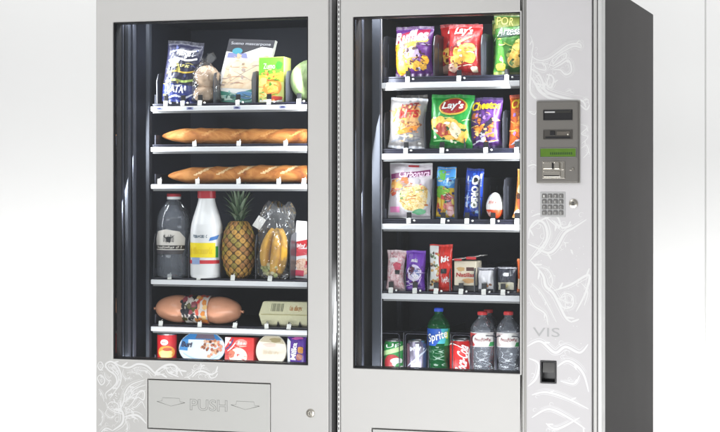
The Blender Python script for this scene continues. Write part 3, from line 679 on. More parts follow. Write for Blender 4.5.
def cheet(px0, px1, py, base, end, seed, label, Y=.165, col=(242, 200, 30)):
    loc, w, h = place(px0, px1, py, 'R2', Y); m, S = bag(w, h, .055, base, seed, end)
    m.text('Cheetos', S, ink(*col), -.84, .9, .74, .9, 3, .07, .12, .04, .035, -.2)
    for i in range(16):
        r_ = random.Random(seed*50+i); m.decal(blob(r_.uniform(-.7, .75), r_.uniform(.22, .64), r_.uniform(.1, .2), r_.uniform(.03, .07), i, 16, .25), S, ink(*r_.choice(((230, 130, 40), (245, 165, 60), (205, 105, 40)))), 1+i % 3)
    m.decal([(-.3, .25), (.2, .5), (.5, .6), (.6, .5), (.1, .36), (-.1, .2)], S, ink(38, 30, 48), 5); m.decal(blob(-.1, .22, .16, .09, 3), S, ink(225, 225, 240), 5); m.ribbon([(-.9, .06), (-.4, .14), (.1, .12), (.8, .16)], .005, S, ink(220, 215, 230), 4)
    clutter(m, S, seed, ((50, 30, 70), (240, 150, 60), (150, 110, 180), (30, 24, 40), (250, 200, 120)), 30, v1=.68, lay=6)
    return put(m, 'crisp_bag', loc, (-.05, 0, -.02), label, 'crisp bag', 'crisp bags in the snack machine')
cheet(470, 502, 97.5, foil(92, 52, 122), foil(60, 46, 84), 8, 'purple puff snack bag with yellow lettering and orange puffs')
cheet(509, 544, 94.5, foil(208, 96, 36), foil(180, 70, 40), 9, 'orange puff snack bag half hidden by the window edge', .165, (250, 215, 60))
# ---- right, third row
loc, w, h = place(388, 431, 163, 'R3', .165)
m, S = bag(w, h, .035, foil(206, 198, 204), 10, foil(206, 204, 206), crimp=.04, pinch=.01, crease=.5)
m.decal([(-.92, .70), (.92, .78), (.92, .88), (-.92, .79)], S, ink(120, 30, 92), 1); m.text('Carbonara', S, ink(240, 205, 230), -.5, .9, .745, .86, 2, .06, .3, 0, .02)
m.decal(rect(-.1, .4, .925, .955), S, ink(200, 50, 60), 2); m.decal(ell(.25, .36, .72, .27, 36), S, ink(220, 222, 220), 1)
m.decal(blob(.2, .38, .68, .25, 2, 30, .1), S, mottle('noodle_print', ((196, 140, 60), (236, 200, 120), (250, 232, 180), (214, 160, 80)), 110, .5, .3), 2)
m.decal(blob(-.6, .6, .28, .11, 1), S, ink(226, 160, 70), 3); m.decal(blob(-.25, .66, .2, .08, 7), S, ink(190, 110, 50), 3); m.decal(blob(.15, .66, .3, .09, 3), S, ink(190, 184, 190), 2); m.decal(blob(-.75, .48, .15, .08, 4), S, ink(200, 80, 50), 3)
m.decal(rect(-.86, -.4, .1, .2), S, ink(220, 130, 180), 2); m.decal(blob(.5, .13, .3, .05, 4), S, ink(90, 170, 120), 3)
clutter(m, S, 3, ((220, 170, 90), (200, 120, 60), (240, 225, 190), (170, 110, 60), (120, 150, 90)), 34, -.6, .85, .2, .56, .7)
clutter(m, S, 5, ((170, 90, 60), (235, 190, 120), (150, 150, 150), (210, 130, 150)), 22, -.85, .6, .45, .68, .8)
put(m, 'noodle_pouch', loc, (-.07, .02, -.03), 'white and purple pouch of creamy noodles on the third shelf', 'food pouch')
loc, w, h = place(436, 455, 167, 'R3', .165)
m, S = bag(w, h, .03, foil(240, 200, 60), 11, foil(60, 140, 210), crimp=.04, pinch=.02, crease=.6)
m.decal([(-.96, .62), (.96, .58), (.96, .97), (-.96, .97)], S, ink(70, 150, 222), 1); m.decal(blob(-.45, .84, .5, .1, 2), S, ink(96, 180, 60), 2); m.decal(blob(-.3, .52, .7, .12, 5), S, ink(120, 190, 60), 2); m.decal(blob(.3, .7, .5, .07, 8), S, ink(150, 205, 240), 2)
m.decal(blob(.45, .32, .42, .16, 3), S, ink(214, 130, 130), 3); m.decal(blob(.3, .4, .34, .09, 6), S, ink(120, 50, 50), 4); m.decal(blob(.6, .14, .3, .1, 7), S, ink(240, 190, 190), 4); m.decal(blob(-.5, .2, .35, .12, 1), S, ink(244, 170, 40), 3)
clutter(m, S, 4, ((40, 110, 60), (60, 60, 120), (245, 225, 120), (190, 70, 60), (230, 240, 245)), 34, sz=1.4)
put(m, 'sweet_pouch', loc, (-.06, .02, -.02), 'multicoloured sweet pouch, blue above yellow, on the third shelf', 'sweet pouch')
loc, w, h = place(463.5, 481, 168.5, 'R3', .165)
m, S = bag(w, h, .04, foil(28, 64, 168), 12, foil(24, 44, 110), crimp=.05, pinch=.0, crease=.5)
m.decal(ell(.25, .765, .42, .095, 26), S, WHT, 4); m.decal(ell(.25, .765, .22, .05, 22), S, ink(20, 20, 30), 6); m.text('OREO', S, WHT, -.95, 1.45, .37, .49, 2, -PI/2, 0, 0, .05)
for u, v, ru, rv, c in ((-.6, .8, .1, .05, (230, 235, 245)), (.75, .85, .1, .05, (225, 230, 240)), (.2, .30, .35, .07, (110, 120, 100)), (-.55, .4, .14, .08, (190, 205, 235)), (.5, .14, .3, .025, (150, 190, 240)), (-.6, .28, .16, .06, (200, 210, 240)), (.0, .88, .2, .03, (60, 110, 210))): m.decal(blob(u, v, ru, rv, 2, 18, .2), S, ink(*c), 1)
clutter(m, S, 7, ((16, 30, 90), (90, 140, 220), (200, 210, 235), (20, 22, 50)), 20, sz=1.3, lay=3)
put(m, 'biscuit_pack', loc, (-.04, .06, 0), 'slim dark blue biscuit pack with white ring and lettering', 'biscuit pack')
loc, w, h = place(486, 504.5, 192.5, 'R3', .16)
root = empty('chocolate_egg', loc); tag(root, 'white and orange chocolate egg on the third shelf', 'chocolate egg')
def eggp(n=22):
    o = []
    for i in range(n+1):
        t = PI*i/n; zz = (1-math.cos(t))/2; o.append((w/2*math.sin(t)*(1.06-.18*zz), h*zz))
    return o
P = eggp(); k = 9
m = MB(); m.lathe(P[k:], foil(240, 238, 234), 36); S = dict(fn=lambda u, v: (lambda a, i: (Vector((math.cos(a)*i, math.sin(a)*i, v*h)), Vector((math.cos(a), math.sin(a), .2)).normalized()))(-PI/2+u*PI/2, w/2*math.sqrt(max(.01, 1-(2*v-1)**2))*(1.06-.18*v)), mx=w*.7, my=h, L=.006, o=.0006)
m.squig(S, ink(180, 60, 40), -.35, .35, .58, .70, 3, .0022, 8); m.squig(S, ink(120, 150, 200), -.2, .3, .74, .82, 5, .0016, 6); m.build('upper_wrap', root)
m = MB(); m.lathe(P[:k+1], foil(222, 74, 26), 36); m.squig(S, WHT, -.6, -.2, .12, .28, 4, .003, 5); m.build('lower_wrap', root)
loc, w, h = place(512, 540, 170, 'R3', .16)
m, S = bag(w, h, .03, foil(232, 150, 70), 13, foil(230, 190, 130), crimp=.04, pinch=.12, crease=.8)
m.decal(blob(-.4, .3, .4, .16, 2), S, ink(220, 90, 60), 1); m.decal(blob(-.5, .6, .35, .14, 4), S, ink(240, 205, 150), 1); m.decal(blob(-.62, .12, .3, .07, 4), S, WHT, 2); m.decal(blob(-.7, .45, .15, .06, 6), S, ink(90, 60, 50), 2)
put(m, 'snack_bag', loc, (-.06, .1, 0), 'light orange snack pouch cut off by the right window edge, third shelf', 'snack bag')
# ---- right, fourth row
loc, w, h = place(385.5, 405, 250, 'R4', .16)
m, S = bag(w, h, .035, mottle('pink_sweets', ((200, 110, 120), (236, 190, 196), (246, 226, 228), (220, 150, 160)), 120, .35, .4), 14, foil(236, 214, 218), crimp=.06, pinch=.16)
m.decal(blob(.3, .6, .4, .1, 3), S, ink(200, 80, 100), 1); m.decal(blob(-.2, .75, .5, .06, 3), S, ink(245, 238, 238), 1); m.decal(rect(.1, .6, .40, .50), S, BLACK, 3); m.decal(blob(-.1, .2, .5, .07, 6), S, ink(240, 200, 205), 2)
put(m, 'sweet_pouch', loc, (-.05, .03, .02), 'pink and white crumpled sweet pouch on the fourth shelf', 'sweet pouch')
loc, w, h = place(405.5, 425, 250.5, 'R4', .155)
m, S = bag(w, h, .035, foil(112, 58, 176), 15, foil(126, 76, 190), crimp=.05, pinch=.03, crease=.6)
m.text('milka', S, WHT, -.3, .35, .70, .80, 2, .02, .1, 0, .02); m.decal(ell(.0, .44, .74, .2, 30), S, ink(222, 210, 236), 1); m.decal(blob(.1, .46, .5, .13, 3), S, ink(120, 130, 180), 2); m.decal(blob(-.25, .52, .3, .08, 5), S, ink(90, 40, 60), 3); m.decal(blob(.2, .36, .25, .06, 5), S, ink(240, 236, 244), 3)
m.ribbon([(-.7, .22), (-.2, .15), (.4, .18), (.75, .36)], .004, S, ink(210, 180, 225), 3); m.decal(blob(0, .08, .7, .03, 5), S, ink(170, 130, 215), 2)
clutter(m, S, 2, ((80, 40, 130), (180, 150, 215), (110, 60, 60), (235, 230, 240)), 22, sz=1.3, v1=.62)
put(m, 'chocolate_bag', loc, (-.05, .01, -.01), 'bright purple chocolate bag with pale round print, fourth shelf', 'chocolate bag')
loc, w, h = place(429.5, 452.5, 244.5, 'R4', .155)
m, S = bag(w, h, .04, foil(206, 44, 32), 17, foil(214, 60, 50), crimp=.05, pinch=.08)
m.decal([(-.97, .03), (-.15, .03), (-.05, .5), (-.2, .97), (-.97, .97)], S, ink(232, 232, 228), 1); m.text('kit', S, WHT, .1, .8, .62, .76, 2, .25, .2, 0, .02); m.squig(S, WHT, .2, .8, .2, .3, 8, .002, 7)
for i in range(40): r_ = random.Random(i+90); m.decal(blob(r_.uniform(-.85, -.12), r_.uniform(.06, .88), .11, .028, i, 14, .3), S, ink(*r_.choice(((190, 60, 40), (200, 150, 60), (120, 150, 110), (90, 70, 60), (220, 180, 120)))), 2+i*.05)
m.decal(rect(.15, .6, .38, .48), S, BLACK, 3)
put(m, 'chocolate_bar_pack', loc, (-.05, 0, -.01), 'half white half red wrapped bar, tallest pack of the fourth shelf', 'chocolate bar')
loc, w, h = place(455, 477, 261, 'R4', .165)
root = empty('dessert_pack', loc); tag(root, 'cream dessert carton with a red and silver lid on a black tray', 'dessert pack')
m = MB(); m.box(-w/2, w/2, -.01, .06, .018, h, ink(232, 220, 196), .002); S = boxS(w, h, -.01)
m.text('Natillas', S, ink(178, 44, 40), -.8, .85, .48, .62, 2, 0, .1, 0, .03); m.decal(rect(.1, .8, .68, .8), S, ink(80, 40, 34), 1); m.decal(blob(-.4, .74, .35, .07, 3), S, ink(210, 170, 110), 1); m.decal(blob(.3, .36, .5, .08, 3), S, ink(222, 170, 110), 1); m.build('carton', root)
m = MB(); m.box(-w/2-.003, w/2+.003, -.014, .064, .0, .017, BLACK, .002); m.build('base_tray', root)
m = MB(); bm = bmesh.new(); bmesh.ops.create_grid(bm, x_segments=14, y_segments=8, size=.5)
for v in bm.verts: x, y = v.co.x, v.co.y; v.co = Vector((x*(w+.018)+.006, .025+y*.095, h+.004+.004*noise.noise(Vector((x*5, y*5, 2)))+(.012*(x+.5))))
r_ = bmesh.ops.extrude_face_region(bm, geom=bm.faces[:]); 
for v in [q for q in r_['geom'] if isinstance(q, bmesh.types.BMVert)]: v.co.z += .0015
m.bm(bm, foil(205, 200, 196), True)
m.box(w*.1, w*.55, -.026, -.0255, h+.006, h+.014, ink(190, 40, 44)); m.box(-w*.45, -w*.1, -.026, -.0255, h+.002, h+.008, ink(190, 40, 44)); m.build('lid', root)
def smallpack(px0, px1, py, lab, spots, txt, dark):
    loc, w, h = place(px0, px1, py, 'R4', .16); m, S = bag(w, h, .03, foil(*dark), px0, foil(150, 150, 156), crimp=.05, pinch=.03)
    for poly, c in spots: m.decal(poly, S, c, 1)
    m.decal(blob(0, .94, .8, .035, 4), S, ink(205, 205, 212), 2)
    for i in range(8): r_ = random.Random(i+px0); m.decal(blob(r_.uniform(-.5, .5), r_.uniform(.18, .3), .14, .045, i, 12, .2), S, ink(*r_.choice(txt)), 3)
    return put(m, 'snack_sachet', loc, (-.12, 0, 0), lab, 'snack sachet')
smallpack(477, 496, 267.5, 'grey sachet with a big white label and brown nuts print', ((rect(-.75, .75, .12, .86), ink(222, 220, 224)),), ((150, 100, 70), (190, 140, 100), (110, 70, 50)), (120, 120, 130))
smallpack(497, 516, 267, 'dark grey sachet with small pale label at its foot', ((rect(-.8, .8, .1, .38), ink(214, 210, 190)), (blob(0, .68, .4, .08, 2), ink(230, 230, 232))), ((220, 205, 150), (200, 190, 140), (230, 220, 180)), (62, 64, 74))
loc, w, h = place(517, 540, 259, 'R4', .16)
m, S = bag(w, h, .03, foil(226, 104, 50), 18, foil(220, 140, 90)); m.decal(rect(-.9, .5, .1, .4), S, ink(236, 214, 190), 1); m.decal(blob(-.5, .6, .3, .1, 2), S, ink(240, 190, 90), 1)
put(m, 'snack_bag', loc, (-.05, 0, 0), 'orange snack bag cut off by the right window edge, fourth shelf', 'snack bag')
# ---- right, drinks
ALU = pmat('aluminium', (.62, .62, .64), .28, 1.0)
def can(px0, px1, py, Y, base, name_label, art, rotz=0.0, group='drink cans'):
    loc, w, h = place(px0, px1, py, 'R5', Y); r = w/2; root = empty('drink_can', loc, (0, 0, rotz)); tag(root, name_label, 'drink can', group)
    m = MB(); m.lathe([(0, .004), (r*.78, 0), (r*.84, .003), (r, .014), (r, h-.016), (r*.88, h-.004)], base, 44); S = cylS(lambda v: r, h); art(m, S); m.build('body', root)
    m = MB(); m.lathe([(r*.88, h-.004), (r*.87, h), (r*.81, h+.0006), (r*.79, h-.003), (0, h-.003)], ALU, 40); m.box(-.008, .008, -.012, .006, h-.002, h-.0008, ALU, .0005); m.build('lid', root)
def artA(m, S):
    m.decal([(-.95, .55), (.9, .78), (.9, .9), (-.95, .68)], S, ink(180, 214, 150), 1); m.decal(ell(-.15, .36, .55, .26, 30), S, ink(176, 44, 52), 1); m.decal(blob(.15, .42, .35, .12, 3), S, ink(226, 226, 222), 2); m.decal(blob(.3, .26, .3, .14, 2), S, ink(40, 140, 60), 3); m.decal(blob(.45, .2, .22, .12, 3), S, ink(240, 240, 240), 4); m.text('Up', S, WHT, -.5, .35, .80, .92, 3, .2, .2)
can(384, 405, 339.5, .17, foil(34, 132, 62), 'green soft drink can with red circle, leftmost of the drinks', artA)
def artB(m, S):
    m.decal(rect(-.1, .12, .05, .92), S, ink(214, 220, 232), 1); m.decal(rect(-.8, -.5, .05, .92), S, ink(110, 70, 90), 1); m.decal(rect(.4, .8, .05, .92), S, ink(70, 84, 130), 1); m.ribbon([(-.7, .3), (-.1, .5), (.2, .62), (.8, .8)], .006, S, ink(200, 205, 225), 2); m.squig(S, ink(225, 225, 240), -.45, .5, .74, .84, 3, .002, 6, 3)
can(407, 427, 340, .17, pmat('plum_metal', (.30, .27, .36), .28, .6), 'dark plum and silver can between the green can and green bottle', artB)
def artC(m, S):
    m.text('Coca-Cola', S, WHT, -.78, .78, .38, .66, 2, PI/2-.12, .35, 0, .02); m.ribbon([(.25, .06), (.5, .3), (.38, .6), (.6, .93)], .006, S, ink(235, 235, 232), 1); m.ribbon([(-.95, .85), (-.6, .9), (-.2, .86)], .003, S, ink(235, 235, 232), 1)
can(450, 473, 339, .17, foil(206, 26, 26), 'red cola can with white script beside the green bottle', artC)
def bottle(px0, px1, py, Y, body, capc, label, art, group, lab0=.46, lab1=.72, row='R5', fill=None):
    loc, w, h = place(px0, px1, py, row, Y); r = w/2; root = empty('drink_bottle', loc); tag(root, label, 'bottle', group)
    def rad(v):
        pts = [(0, .82), (.02, .96), (.05, 1), (.1, .97), (.14, 1), (.2, .93), (.26, .90), (.33, .94), (.40, 1), (.46, 1), (.72, 1), (.76, .98), (.82, .80), (.87, .56), (.905, .38), (.93, .36), (.935, .42), (.945, .42), (.95, .34), (.96, .34)]
        for (a, x), (b, y) in zip(pts, pts[1:]):
            if v <= b: return r*(x+(y-x)*(v-a)/(b-a))
        return r*.34
    m = MB()
    def fn(a, b):
        t = 2*PI*a; v = b*.955; q = rad(v)
        if v < .44: q *= 1+.03*math.cos(t*7+v*16)+.02*math.sin(v*h/.0105*PI)
        elif .73 < v < .86: q *= 1+.025*math.cos(t*9)
        return (q*math.cos(t), q*math.sin(t), v*h)
    m.grid(fn, 60, 70, body, True); m.lathe([(0, .003), (r*.82, 0)], body, 40); m.build('body', root)
    m = MB(); cr = r*.40; m.lathe([(cr, h*.945), (cr*1.02, h*.975), (cr*.97, h*.995), (cr*.8, h), (0, h)], capc, 36)
    for i in range(30): t = 2*PI*i/30; m.box(cr*1.0*math.cos(t)-.0005, cr*1.0*math.cos(t)+.0005, cr*math.sin(t)-.0005, cr*math.sin(t)+.0005, h*.948, h*.985, capc)
    m.build('cap', root)
    m = MB(); S = cylS(lambda v: r*1.012, h); m.grid(lambda a, b: (r*1.012*math.cos(2*PI*a), r*1.012*math.sin(2*PI*a), h*(lab0+(lab1-lab0)*b)), 48, 2, art[0], True); art[1](m, S); m.build('label', root)
    if fill:
        m = MB(); m.grid(lambda a, b: (lambda q: (q*math.cos(2*PI*a), q*math.sin(2*PI*a), .004+b*.8*h))(rad(b*.8+.01)*.95), 40, 30, fill, True); m.build('drink', root)
GRN = clear('green_pet', (.10, .46, .16), 1.5, .35, .09, (.01, .20, .06), .06, 12)
def artS(m, S):
    m.decal([(-.95, .47), (-.2, .47), (.2, .6), (.1, .71), (-.95, .71)], S, ink(30, 84, 178), 1); m.decal([(.3, .47), (.95, .47), (.95, .71), (.6, .71)], S, ink(52, 150, 90), 1); m.text('Sprite', S, WHT, -.66, .5, .52, .67, 3, .28, .15, 0, .02); m.decal(blob(.45, .62, .14, .05, 2), S, ink(210, 220, 60), 2)
bottle(428, 449.5, 307.5, .165, GRN, pmat('cap_blue', srgb((36, 76, 200)), .35), 'green bottle of lemon soda with blue cap', (ink(70, 176, 190), artS), 'soft drink bottles', .50, .71, fill=clear('lime_drink', (.25, .62, .25), 1.02, .35, .3, (.01, .17, .05)))
WPET = clear('water_pet', (.97, .98, 1), 1.5, .13, .09, (.8, .85, .97), .08, 10)
def artW(c1, c2):
    def a(m, S):
        m.decal(ell(0, .595, .62, .10, 28), S, ink(244, 240, 236), 2); m.decal([(-.95, .5), (-.5, .5), (-.2, .68), (-.95, .69)], S, ink(*c1), 1); m.decal([(.3, .5), (.95, .5), (.95, .56), (.4, .56)], S, ink(*c2), 3); m.squig(S, ink(150, 70, 80), -.45, .45, .575, .62, 5, .0018, 10, 4)
    return a
REDC = pmat('cap_red', srgb((214, 40, 44)), .35)
def wb_(a, b, t, Y, lab, c1, c2): bottle(a, b, t, Y, WPET, REDC, lab, (ink(226, 222, 222), artW(c1, c2)), 'water bottles', .49, .70)
wb_(471, 494, 311, .165, 'clear water bottle with red cap and red on its label', (205, 70, 70), (60, 160, 90))
wb_(478, 499, 309, .26, 'clear red-capped water bottle standing behind another', (205, 70, 70), (60, 160, 90))
wb_(497, 520, 311, .165, 'clear red-capped water bottle with green on its label, nearest the payment column', (210, 190, 190), (50, 150, 80))

# ---- left machine, first row
loc, w, h = place(161, 197, 41, 'L1', .165)
m, S = bag(w, h, .05, foil(34, 34, 58), 21, foil(30, 30, 44), crease=1.3)
for i, (v, c, ww) in enumerate(((.84, (200, 200, 205), .005), (.70, (225, 225, 225), .006), (.50, (190, 160, 60), .005), (.36, (150, 170, 90), .007))): m.ribbon([(-.75, v-.03), (-.2, v), (.3, v-.01), (.8, v+.03)], ww, S, ink(*c), 1, 6, False)
m.decal(rect(-.95, .95, .02, .30), S, ink(40, 52, 120), 1); m.text('LATA', S, ink(232, 232, 240), -.6, .35, .17, .28, 3, .02, .2, 0, .03); m.ribbon([(-.8, .06), (-.2, .12), (.3, .1), (.85, .18)], .006, S, ink(220, 222, 235), 3); m.squig(S, ink(230, 230, 230), -.3, .6, .76, .82, 4, .003, 8); m.squig(S, ink(210, 200, 120), -.6, .5, .58, .63, 6, .0025, 10)
clutter(m, S, 2, ((70, 76, 120), (16, 16, 26), (200, 200, 210), (150, 140, 60)), 34)
put(m, 'salad_bag', loc, (-.06, .1, .02), 'dark navy food bag with white lettering, top left of the left machine', 'food bag')
loc, w, h = place(193, 219, 56, 'L1', .175)
root = empty('bread_bag', loc); tag(root, 'clear knotted bag holding a pale round bread', 'bread bag')
m = MB()
def loaf(a, b, cx, cz, rx, rz):
    t = 2*PI*a; q = PI*b; k = 1+.05*noise.noise(Vector((math.cos(t)*2, math.sin(t)*2, b*3+cz*40)))
    return (cx+rx*k*math.sin(q)*math.cos(t), .75*rx*k*math.sin(q)*math.sin(t), cz-rz*k*math.cos(q))
CRUMB = pmat('pale_crust', srgb((214, 184, 152)), .65, 0, .4, 60, 0, .15, 25)
m.grid(lambda a, b: loaf(a, b, .002, h*.56, w*.47, h*.24), 30, 18, CRUMB, True); m.build('bread', root)
m = MB(); m.grid(lambda a, b: loaf(a, b, -.006, h*.2, w*.42, h*.2), 30, 18, CRUMB, True); m.build('bread', root)
def film(w, h, d, seed, neck=.75, m_=FILM):
    m = MB()
    def fn(a, b):
        t = 2*PI*a; k = 1 if b < neck-.25 else (1-.75*((b-neck+.25)/.25)**1.3 if b < neck else .25+.5*((b-neck)/(1-neck)))
        k *= 1+.16*noise.noise(Vector((math.cos(t)*2.2+seed, math.sin(t)*2.2, b*4)))+.10*abs(noise.noise(Vector((math.cos(t)*5+seed, math.sin(t)*5, b*9)))); 
        if b < .06: k *= .6+.4*b/.06
        return (w/2*k*math.cos(t)*(1+.04*math.sin(9*t)), d/2*k*math.sin(t), b*h+.010*math.sin(3*t+seed)*b)
    m.grid(fn, 64, 48, m_, True, False); return m
m = film(w, h, w*.85, 3, .84); m.build('wrapper', root)
m = MB(); m.tube([(w*.11*math.cos(t), w*.1*math.sin(t), h*.84) for t in [2*PI*i/12 for i in range(12)]], .0022, ink(40, 40, 46), 6, True); m.build('tie', root)
loc, w, h = place(217, 268, 39, 'L1', .20)
m = MB(); S = dict(fn=lambda u, v: (Vector((u*w*.45+(v-.5)*w*.18, -.010, v*h)), Vector((0, -1, 0))), mx=w*.45, my=h, L=.5, o=.0003)
pts = [S['fn'](u, v)[0] for u, v in ((-1, 0), (1, 0), (1, 1), (-1, 1))]
m.add(pts+[p+Vector((0, .02, 0)) for p in pts], [(0, 1, 2, 3), (7, 6, 5, 4), (0, 4, 5, 1), (1, 5, 6, 2), (2, 6, 7, 3), (3, 7, 4, 0)], ink(226, 224, 220))
m.decal([(-1, .80), (-.3, .77), (.1, .83), (.5, .89), (1, .87), (1, 1), (-1, 1)], S, ink(24, 22, 34), 2); m.text('Sueno mascarpone', S, ink(190, 190, 196), -.86, .86, .895, .955, 3)
m.decal(ell(-.52, .81, .22, .05, 24), S, ink(50, 140, 160), 3); m.decal([(-.85, .22), (.9, .22), (.9, .86), (.45, .88), (.0, .78), (-.85, .70)], S, mottle('slice_print', ((226, 196, 160), (236, 212, 180), (242, 222, 196)), 22, .5, .05), 1)
m.decal([(-.9, .70), (0, .70), (-.1, .78), (-.9, .78)], S, ink(120, 124, 170), 2); m.decal([(-1, 0), (1, 0), (1, .17), (.5, .22), (-.1, .14), (-1, .18)], S, ink(52, 128, 110), 2); m.decal(blob(.4, .13, .45, .06, 3), S, ink(70, 130, 180), 3); m.decal(blob(-.55, .07, .35, .04, 3), S, ink(190, 215, 200), 3)
for v in (.55, .40, .3): m.ribbon([(-.6, v), (-.1, v+.01), (.1, v)], .0025, S, ink(190, 140, 110), 3, 4)
m.ribbon([(-.6, .3), (0, .48), (.6, .62)], .0018, S, ink(170, 150, 140), 3, 4); m.ribbon([(-.5, .5), (0, .42), (.7, .3)], .0018, S, ink(180, 160, 140), 3, 4); m.decal(blob(.78, .68, .13, .07, 2), S, ink(214, 140, 120), 3)
clutter(m, S, 2, ((196, 170, 140), (210, 180, 150), (230, 214, 196), (180, 160, 150)), 26, v0=.25, v1=.75)
clutter(m, S, 8, ((30, 90, 80), (150, 200, 190), (60, 110, 160), (210, 225, 220)), 22, v0=.02, v1=.17)
put(m, 'cheese_pack', loc, (-.12, .06, 0), 'large flat leaning food pack with a black header and beige picture', 'food pack')
loc, w, h = place(258, 284, 57, 'L1', .165)
m = MB(); m.box(-w/2, w/2, 0, .055, 0, h, ink(210, 214, 120), .0015); S = boxS(w, h, 0)
m.decal(rect(-.97, .97, .60, .99), S, ink(104, 176, 44), 1); m.decal([(-.97, .5), (.97, .44), (.97, .66), (-.97, .60)], S, ink(200, 200, 60), 2); m.decal(ell(.1, .33, .72, .19, 30), S, ink(236, 150, 60), 2); m.decal(blob(.1, .33, .5, .13, 3), S, mottle('fruit_print', ((236, 130, 40), (246, 180, 80), (250, 210, 130)), 60), 3); m.decal(blob(-.6, .48, .25, .08, 3), S, ink(240, 220, 120), 3)
m.decal(blob(.3, .09, .6, .05, 3), S, ink(190, 60, 50), 3); m.text('Zumo', S, ink(235, 240, 220), -.6, .3, .74, .86, 3); m.decal(rect(-.9, .9, .01, .06), S, ink(225, 225, 215), 2); m.decal(blob(.6, .82, .25, .09, 5), S, ink(60, 140, 40), 3)
clutter(m, S, 2, ((240, 160, 70), (250, 220, 140), (220, 90, 50), (80, 140, 40), (200, 210, 80)), 40, v0=.05, v1=.7)
put(m, 'juice_carton', loc, (-.03, 0, -.05), 'green and orange juice carton on the top left shelf', 'carton')
loc, w, h = place(289.5, 330, 60.5, 'L1', .18)
m = MB(); r = h/2
CAB = mottle('cabbage_leaf', ((132, 160, 100), (150, 174, 116), (164, 186, 130), (182, 198, 152)), 26, .5, .8, (1, 1, .7))
for j in range(7):
    def fn(a, b, j=j):
        t = 2*PI*(a*.62+j*.37); q = PI*(.03+.94*b); k = r*(.985+.012*(j % 4)+.03*noise.noise(Vector((math.cos(t)*1.6+j*9, math.sin(t)*1.6, b*4)))+.02*abs(math.sin(t*4+j+q*1.5))*math.sin(q)+.02*noise.noise(Vector((t*3, q*6, j)))); return (k*1.02*math.sin(q)*math.cos(t), k*math.sin(q)*math.sin(t), r-k*math.cos(q)*.98)
    m.grid(fn, 40, 30, CAB)
put(m, 'cabbage', loc+Vector((0, .02, .003)), (0, 0, .4), 'pale green cabbage partly behind the window frame', 'cabbage')
# ---- baguettes
BAG = mottle('baguette_crust', ((136, 76, 32), (180, 112, 50), (204, 138, 70), (178, 108, 46), (128, 68, 28)), 16, .75, .8, (.5, 1, 1)); SCORE2 = mottle('baguette_score_faint', ((196, 132, 68), (214, 154, 88), (186, 118, 56)), 40, .65, .3); SCORE = mottle('baguette_score', ((226, 186, 128), (236, 204, 156), (206, 150, 90)), 60, .75, .4)
def baguette(px0, px1, pt, pb, row, Y, seed, label):
    x0, x1 = X(px0, Y), X(px1, Y); Lg = x1-x0; r = (Z(px0, pt, Y)-Z(px0, pb, Y))/2; m = MB(); cuts = [(.13+.17*i+.02*math.sin(i*5)) for i in range(6)] if seed < 2 else [(.2+.14*i+.02*math.sin(i*3)) for i in range(6)]
    def fn(a, b):
        t = 2*PI*a; x = b; e = min(1, x/.16)**.55 if x < .16 else (min(1, (1-x)/.1)**.6 if x > .9 else 1)
        e *= 1+.05*noise.noise(Vector((x*7, seed, 0))); q = r*e*(1+.05*noise.noise(Vector((x*14, math.cos(t)*1.2, math.sin(t)*1.2+seed))))
        for c in cuts:   # slashes run slantwise over the top front
            s_ = (x-c-.085*math.sin(t))*Lg/.028
            if math.sin(t) > -.2: q += .0012*math.exp(-(s_-.8)**2*6)-.0012*math.exp(-s_*s_*5)
        return ((x-.5)*Lg, -q*math.cos(t)*1.05, r*.92+q*.92*math.sin(t)+.003*math.sin(x*5+seed))
    def mt(a, b):
        t = 2*PI*a
        if math.sin(t) > -.05:
            for c in cuts:
                s_ = (b-c-.085*math.sin(t))*Lg/.028
                if (-.28+.2*noise.noise(Vector((b*60, a*40, seed)))) < s_ < .3+.25*noise.noise(Vector((b*50, a*60, seed+4))): return SCORE if seed > 2 else SCORE2
        return BAG
    m.grid(fn, 40, 220, mt, True)
    zf = FLOOR[row]+.001
    return tag(m.build('baguette', None, ((x0+x1)/2, Y, zf), (0, 0, 0)), label, 'baguette', 'baguettes')
baguette(162, 322, 127.5, 144, 'L2', .19, 1, 'upper golden baguette lying on the second shelf')
baguette(168, 325, 165.5, 183.5, 'L3', .19, 4.5, 'lower golden baguette with pale slashes on the third shelf')
# ---- left, fourth row
loc, w, h = place(158, 190, 193.5, 'L4', .175); r = w/2
root = empty('water_jug', loc); tag(root, 'large clear plastic jug with red cap and oval white label', 'jug')
m = MB(); prof = [(0, .004), (.86, 0), (.96, .02), (1, .06), (1, .24), (.96, .27), (1, .30), (1, .55), (.96, .58), (1, .61), (.97, .68), (.94, .70), (.96, .72), (.82, .79), (.6, .86), (.42, .905), (.36, .92), (.36, .96)]
m.lathe([(a*r, b*h) for a, b in prof], PET, 48); m.build('body', root)
m = MB(); m.lathe([(r*.40, h*.93), (r*.41, h*.965), (r*.41, h*.966)], ink(235, 235, 235), 36); m.lathe([(r*.42, h*.962), (r*.42, h*.99), (r*.38, h), (0, h)], pmat('cap_dark_red', srgb((170, 30, 44)), .4), 36); m.build('cap', root)
m = MB(); S = cylS(lambda v: r*1.015, h); S['fn'] = (lambda f0: lambda u, v: f0(u-.12, v))(S['fn'])
m.decal([(-.62, .33), (.6, .33), (.64, .47), (.4, .55), (-.1, .575), (-.5, .55), (-.68, .46)], S, ink(214, 208, 200), 0)
m.decal([(-.63, .34), (.62, .34), (.63, .385), (-.645, .385)], S, ink(50, 44, 44), 1); m.decal([(-.5, .28), (.5, .28), (.6, .325), (-.6, .325)], S, ink(70, 66, 70), 1); m.squig(S, ink(225, 220, 210), -.5, .5, .35, .375, 5, .0015, 16, 2)
